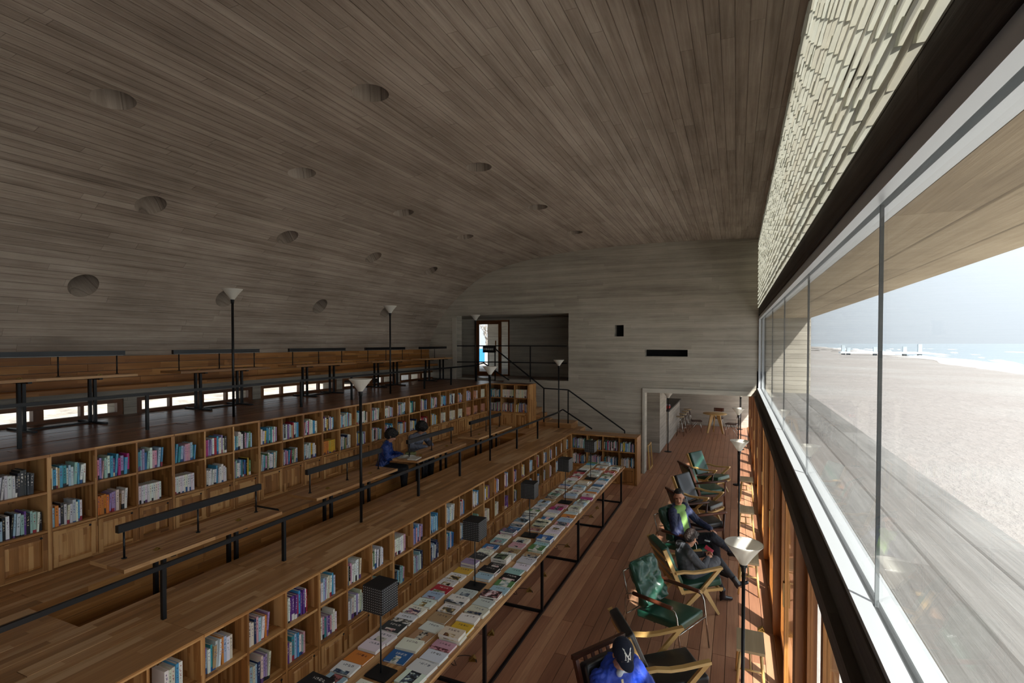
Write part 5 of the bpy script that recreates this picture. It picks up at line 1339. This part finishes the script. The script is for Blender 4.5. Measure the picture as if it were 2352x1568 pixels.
def strip2(pts, w):
    for a, b_ in zip(pts, pts[1:]):
        q = []
        for (u_, v_) in (a, b_):
            d = Vector((b_[0] - a[0], b_[1] - a[1])).normalized(); n_ = Vector((-d.y, d.x)) * w / 2
            q.append(((u_ - n_.x, v_ - n_.y), (u_ + n_.x, v_ + n_.y)))
        def on(u_, v_):
            y = -u_ * 1.3; zz = .090 + v_ * 1.25; k = 1 - (y / .0925) ** 2 - ((zz - .046) / .0965) ** 2
            return C_ + HF @ Vector((-.0105 + .1115 * math.sqrt(max(k, .02)), y, zz + .001))
        n = 4
        for i in range(n):
            t0, t1 = i / n, (i + 1) / n
            L_ = lambda k, t: (q[0][k][0] + (q[1][k][0] - q[0][k][0]) * t, q[0][k][1] + (q[1][k][1] - q[0][k][1]) * t)
            lg.face([on(*L_(0, t0)), on(*L_(0, t1)), on(*L_(1, t1)), on(*L_(1, t0))], [(0, 0)] * 4)
strip2([(.017, -.016), (.017, .020)], .0055); strip2([(.018, .020), (-.015, -.016)], .006); strip2([(-.015, -.016), (-.015, .020)], .0055)
strip2([(.024, .030), (.001, .006)], .005); strip2([(-.022, .030), (.001, .006)], .005); strip2([(.001, .008), (.001, -.028)], .0055)
strip2([(.023, .020), (.011, .020)], .0035); strip2([(-.009, .020), (-.021, .020)], .0035); strip2([(.023, -.016), (.011, -.016)], .0035); strip2([(-.006, -.028), (.008, -.028)], .0035); strip2([(.029, .030), (.018, .030)], .0035); strip2([(-.028, .030), (-.017, .030)], .0035)
lg.obj('cap_emblem', MAT['ink'], cap)
g = MB(); P_ = lambda x, y, z: C_ + HF @ Vector((x, y, z))
for s in (-1, 1):
    g.tube([P_(.094 , .031 * s + .023 * math.cos(a * math.pi / 6), .004 + .017 * math.sin(a * math.pi / 6)) for a in range(13)], .002, 6); g.tube([P_(.094, .053 * s, .008), P_(.05, .078 * s, .01), P_(-.01, .083 * s, .008)], .002, 6)
g.tube([P_(.096, -.009, .008), P_(.096, .009, .008)], .002, 6); g.obj('glasses', MAT['black'], p)
garment(p, 'jacket', cloth('bright_blue_jacket', '1d3fae', .55), torso_pieces(pel, wai, che, sh, (-.17, 0, .89), 1.1) + [([sh[0], el[0], wr_[0]], [.085, .07, .05]), ([sh[1], el[1], wr_[1]], [.085, .07, .05]), ([(-.22, .09, .92), (-.24, 0, .95), (-.22, -.09, .92)], [.04, .045, .04])], .012, 3, .004)
garment(p, 'shirt_collar', cloth('pale_shirt', 'cfd6e0', .8), [([(-.09, .05, .905), (-.12, 0, .91), (-.09, -.05, .905)], [.03, .035, .03])], .009, 2)
MB().beam((-.05, -.06, .88), (.04, -.085, .62), .02, .006).obj('zip_band', plain('cream_zip', 'd8cba6', .6), p)
garment(p, 'trousers', cloth('dark_trousers', '1d1d22', .8), [([(-.04, .07, .47), kn[0], an[0]], [.11, .08, .06]), ([(-.04, -.07, .47), kn[1], an[1]], [.11, .08, .06])], .013, 4, .002)
for A in map(Vector, an): garment(p, 'shoe', plain('brown_shoe', '2b1d16', .4), [([A + Vector((-.03, 0, -.055)), A + Vector((.15, 0, -.065))], [.042, .033])], .01, 4)

# --- two readers at the foot well
def reader(label, loc, rz, top, hairshape, lean, headF, arms, seed, puff=.003, S=.88):
    p = person(label, loc, rz, S)
    pel = (-.02, 0, .09); wai = (.02 + lean * .2, 0, .25); che = (.05 + lean * .6, 0, .44); nek = (.08 + lean, 0, .58); hc = (.11 + lean * 1.25, 0, .70)
    sh = ((.05 + lean * .8, .18, .52), (.05 + lean * .8, -.18, .52)); el, wr2 = arms
    kn = ((.40, .10, .06), (.40, -.10, .06)); an = ((.38, .10, -.36), (.42, -.12, -.36))
    b = MB(); head(b, hc, headF); limb(b, [che, nek, (hc[0] - .02, hc[1], hc[2] - .08)], [.075, .05, .05]); limb(b, [pel, wai, che], [.085, .075, .085])
    for i in (0, 1): limb(b, [sh[i], el[i], wr2[i]], [.042, .038, .025]); limb(b, [pel, kn[i], an[i]], [.065, .048, .034])
    hand(b, wr2[0], (.85, -.35, -.1), (.1, .1, 1), -1, .5, .95); hand(b, wr2[1], (.85, .35, -.1), (.1, -.1, 1), 1, .5, .95)
    finish_body(p, b); face_bits(p, hc, headF); hair(p, hc, headF, hairshape, seed, .009)
    garment(p, 'jacket', top, torso_pieces(pel, wai, che, sh, (nek[0] - .01, 0, nek[2] - .03), 1.05) + [([sh[0], el[0], wr2[0]], [.075, .06, .045]), ([sh[1], el[1], wr2[1]], [.075, .06, .045])], .011, 3, puff)
    garment(p, 'trousers', cloth('black_trousers_%d' % seed, '121217', .8), [([(0, .07, .09), kn[0], an[0]], [.105, .075, .055]), ([(0, -.07, .09), kn[1], an[1]], [.105, .075, .055])], .012, 4, .002)
    for A in map(Vector, an): garment(p, 'shoe', plain('reader_shoe_%d' % seed, '17151a', .4), [([A + Vector((-.03, 0, -.045)), A + Vector((.13, 0, -.05))], [.042, .032])], .01, 4)
    return p
puffer = NT('blue_puffer'); ptc = puffer.n('TexCoord'); pn = puffer.noise(ptc.outputs['Object'], 18, 4, .6)
pmat = puffer.bsdf(lin('143a86'), .25, pn, .9, .03, Coat_Weight=.4)
reader('curly-haired woman in shiny blue quilted jacket reading at the foot well table', (-5.36, 6.98, ZT2), 28, pmat, [(-.02, 0, .045, .115, .105, .10), (-.045, 0, .0, .09, .1, .09), (.05, 0, .08, .055, .08, .045)], .04, rotF(10, 32), (((.10, .24, .33), (.12, -.24, .33)), ((.33, .10, .31), (.35, -.08, .31))), 11, .006)
reader('curly-haired reader in grey jacket leaning on the table with head bowed', (-5.40, 7.92, ZT2), -8, cloth('grey_jacket', '6a6e7c', .7), [(-.02, 0, .04, .125, .115, .105), (-.045, 0, -.01, .1, .11, .1), (.05, 0, .075, .06, .085, .05)], .10, rotF(0, 42), (((.18, .27, .36), (.18, -.27, .36)), ((.42, .09, .345), (.42, -.09, .345))), 13, .003)
# open book and closed book in front of the woman in blue
ob = thing('open_book', 'open book with white pages in front of the woman in blue', 'book', (-4.88, 6.98, ZT2 + .301), R(15))
for s in (-1, 1):
    m = MB(); n = 6
    for i in range(n):
        x0, x1 = s * .13 * i / n, s * .13 * (i + 1) / n; z = lambda x: .006 + .018 * math.sin(min(1, abs(x) / .13 + .12) * math.pi) * .9
        m.face([(x0, -.09, z(x0)), (x1, -.09, z(x1)), (x1, .09, z(x1)), (x0, .09, z(x0))], [(0, 0)] * 4, 0, True)
    m.box(min(0, s * .13), -.09, .002, max(0, s * .13), .09, .006); m.obj('page_half', plain('open_page_%d' % s, 'dcdad3', .8), ob)
slab('cover', -.135, -.095, 0, .135, .095, .002, plain('open_cover', '5b6b4a', .5), ob)
cb = thing('closed_book', 'closed white book on the table edge beside the open book', 'book', (-4.70, 6.93, ZT2 + .3005), R(8))
slab('cover', -.075, -.1, 0, .075, .1, .016, plain('pale_cover', 'd8d5cc', .5), cb)
gb = thing('camouflage_pouch', 'dark green patterned pouch lying beside the open book', 'pouch', (-4.93, 7.16, ZT2 + .301), R(30))
gm = NT('camouflage'); gtc = gm.n('TexCoord'); gn = gm.noise(gtc.outputs['Object'], 22, 2, .5)
soft('pouch_body', MB().rbox(-.09, -.06, 0, .09, .06, .045, .02, 3), gm.bsdf(gm.ramp(gn, [(.42, lin('1f2a1a')), (.5, lin('4a5530')), (.58, lin('7d7c50'))]), .8), gb)
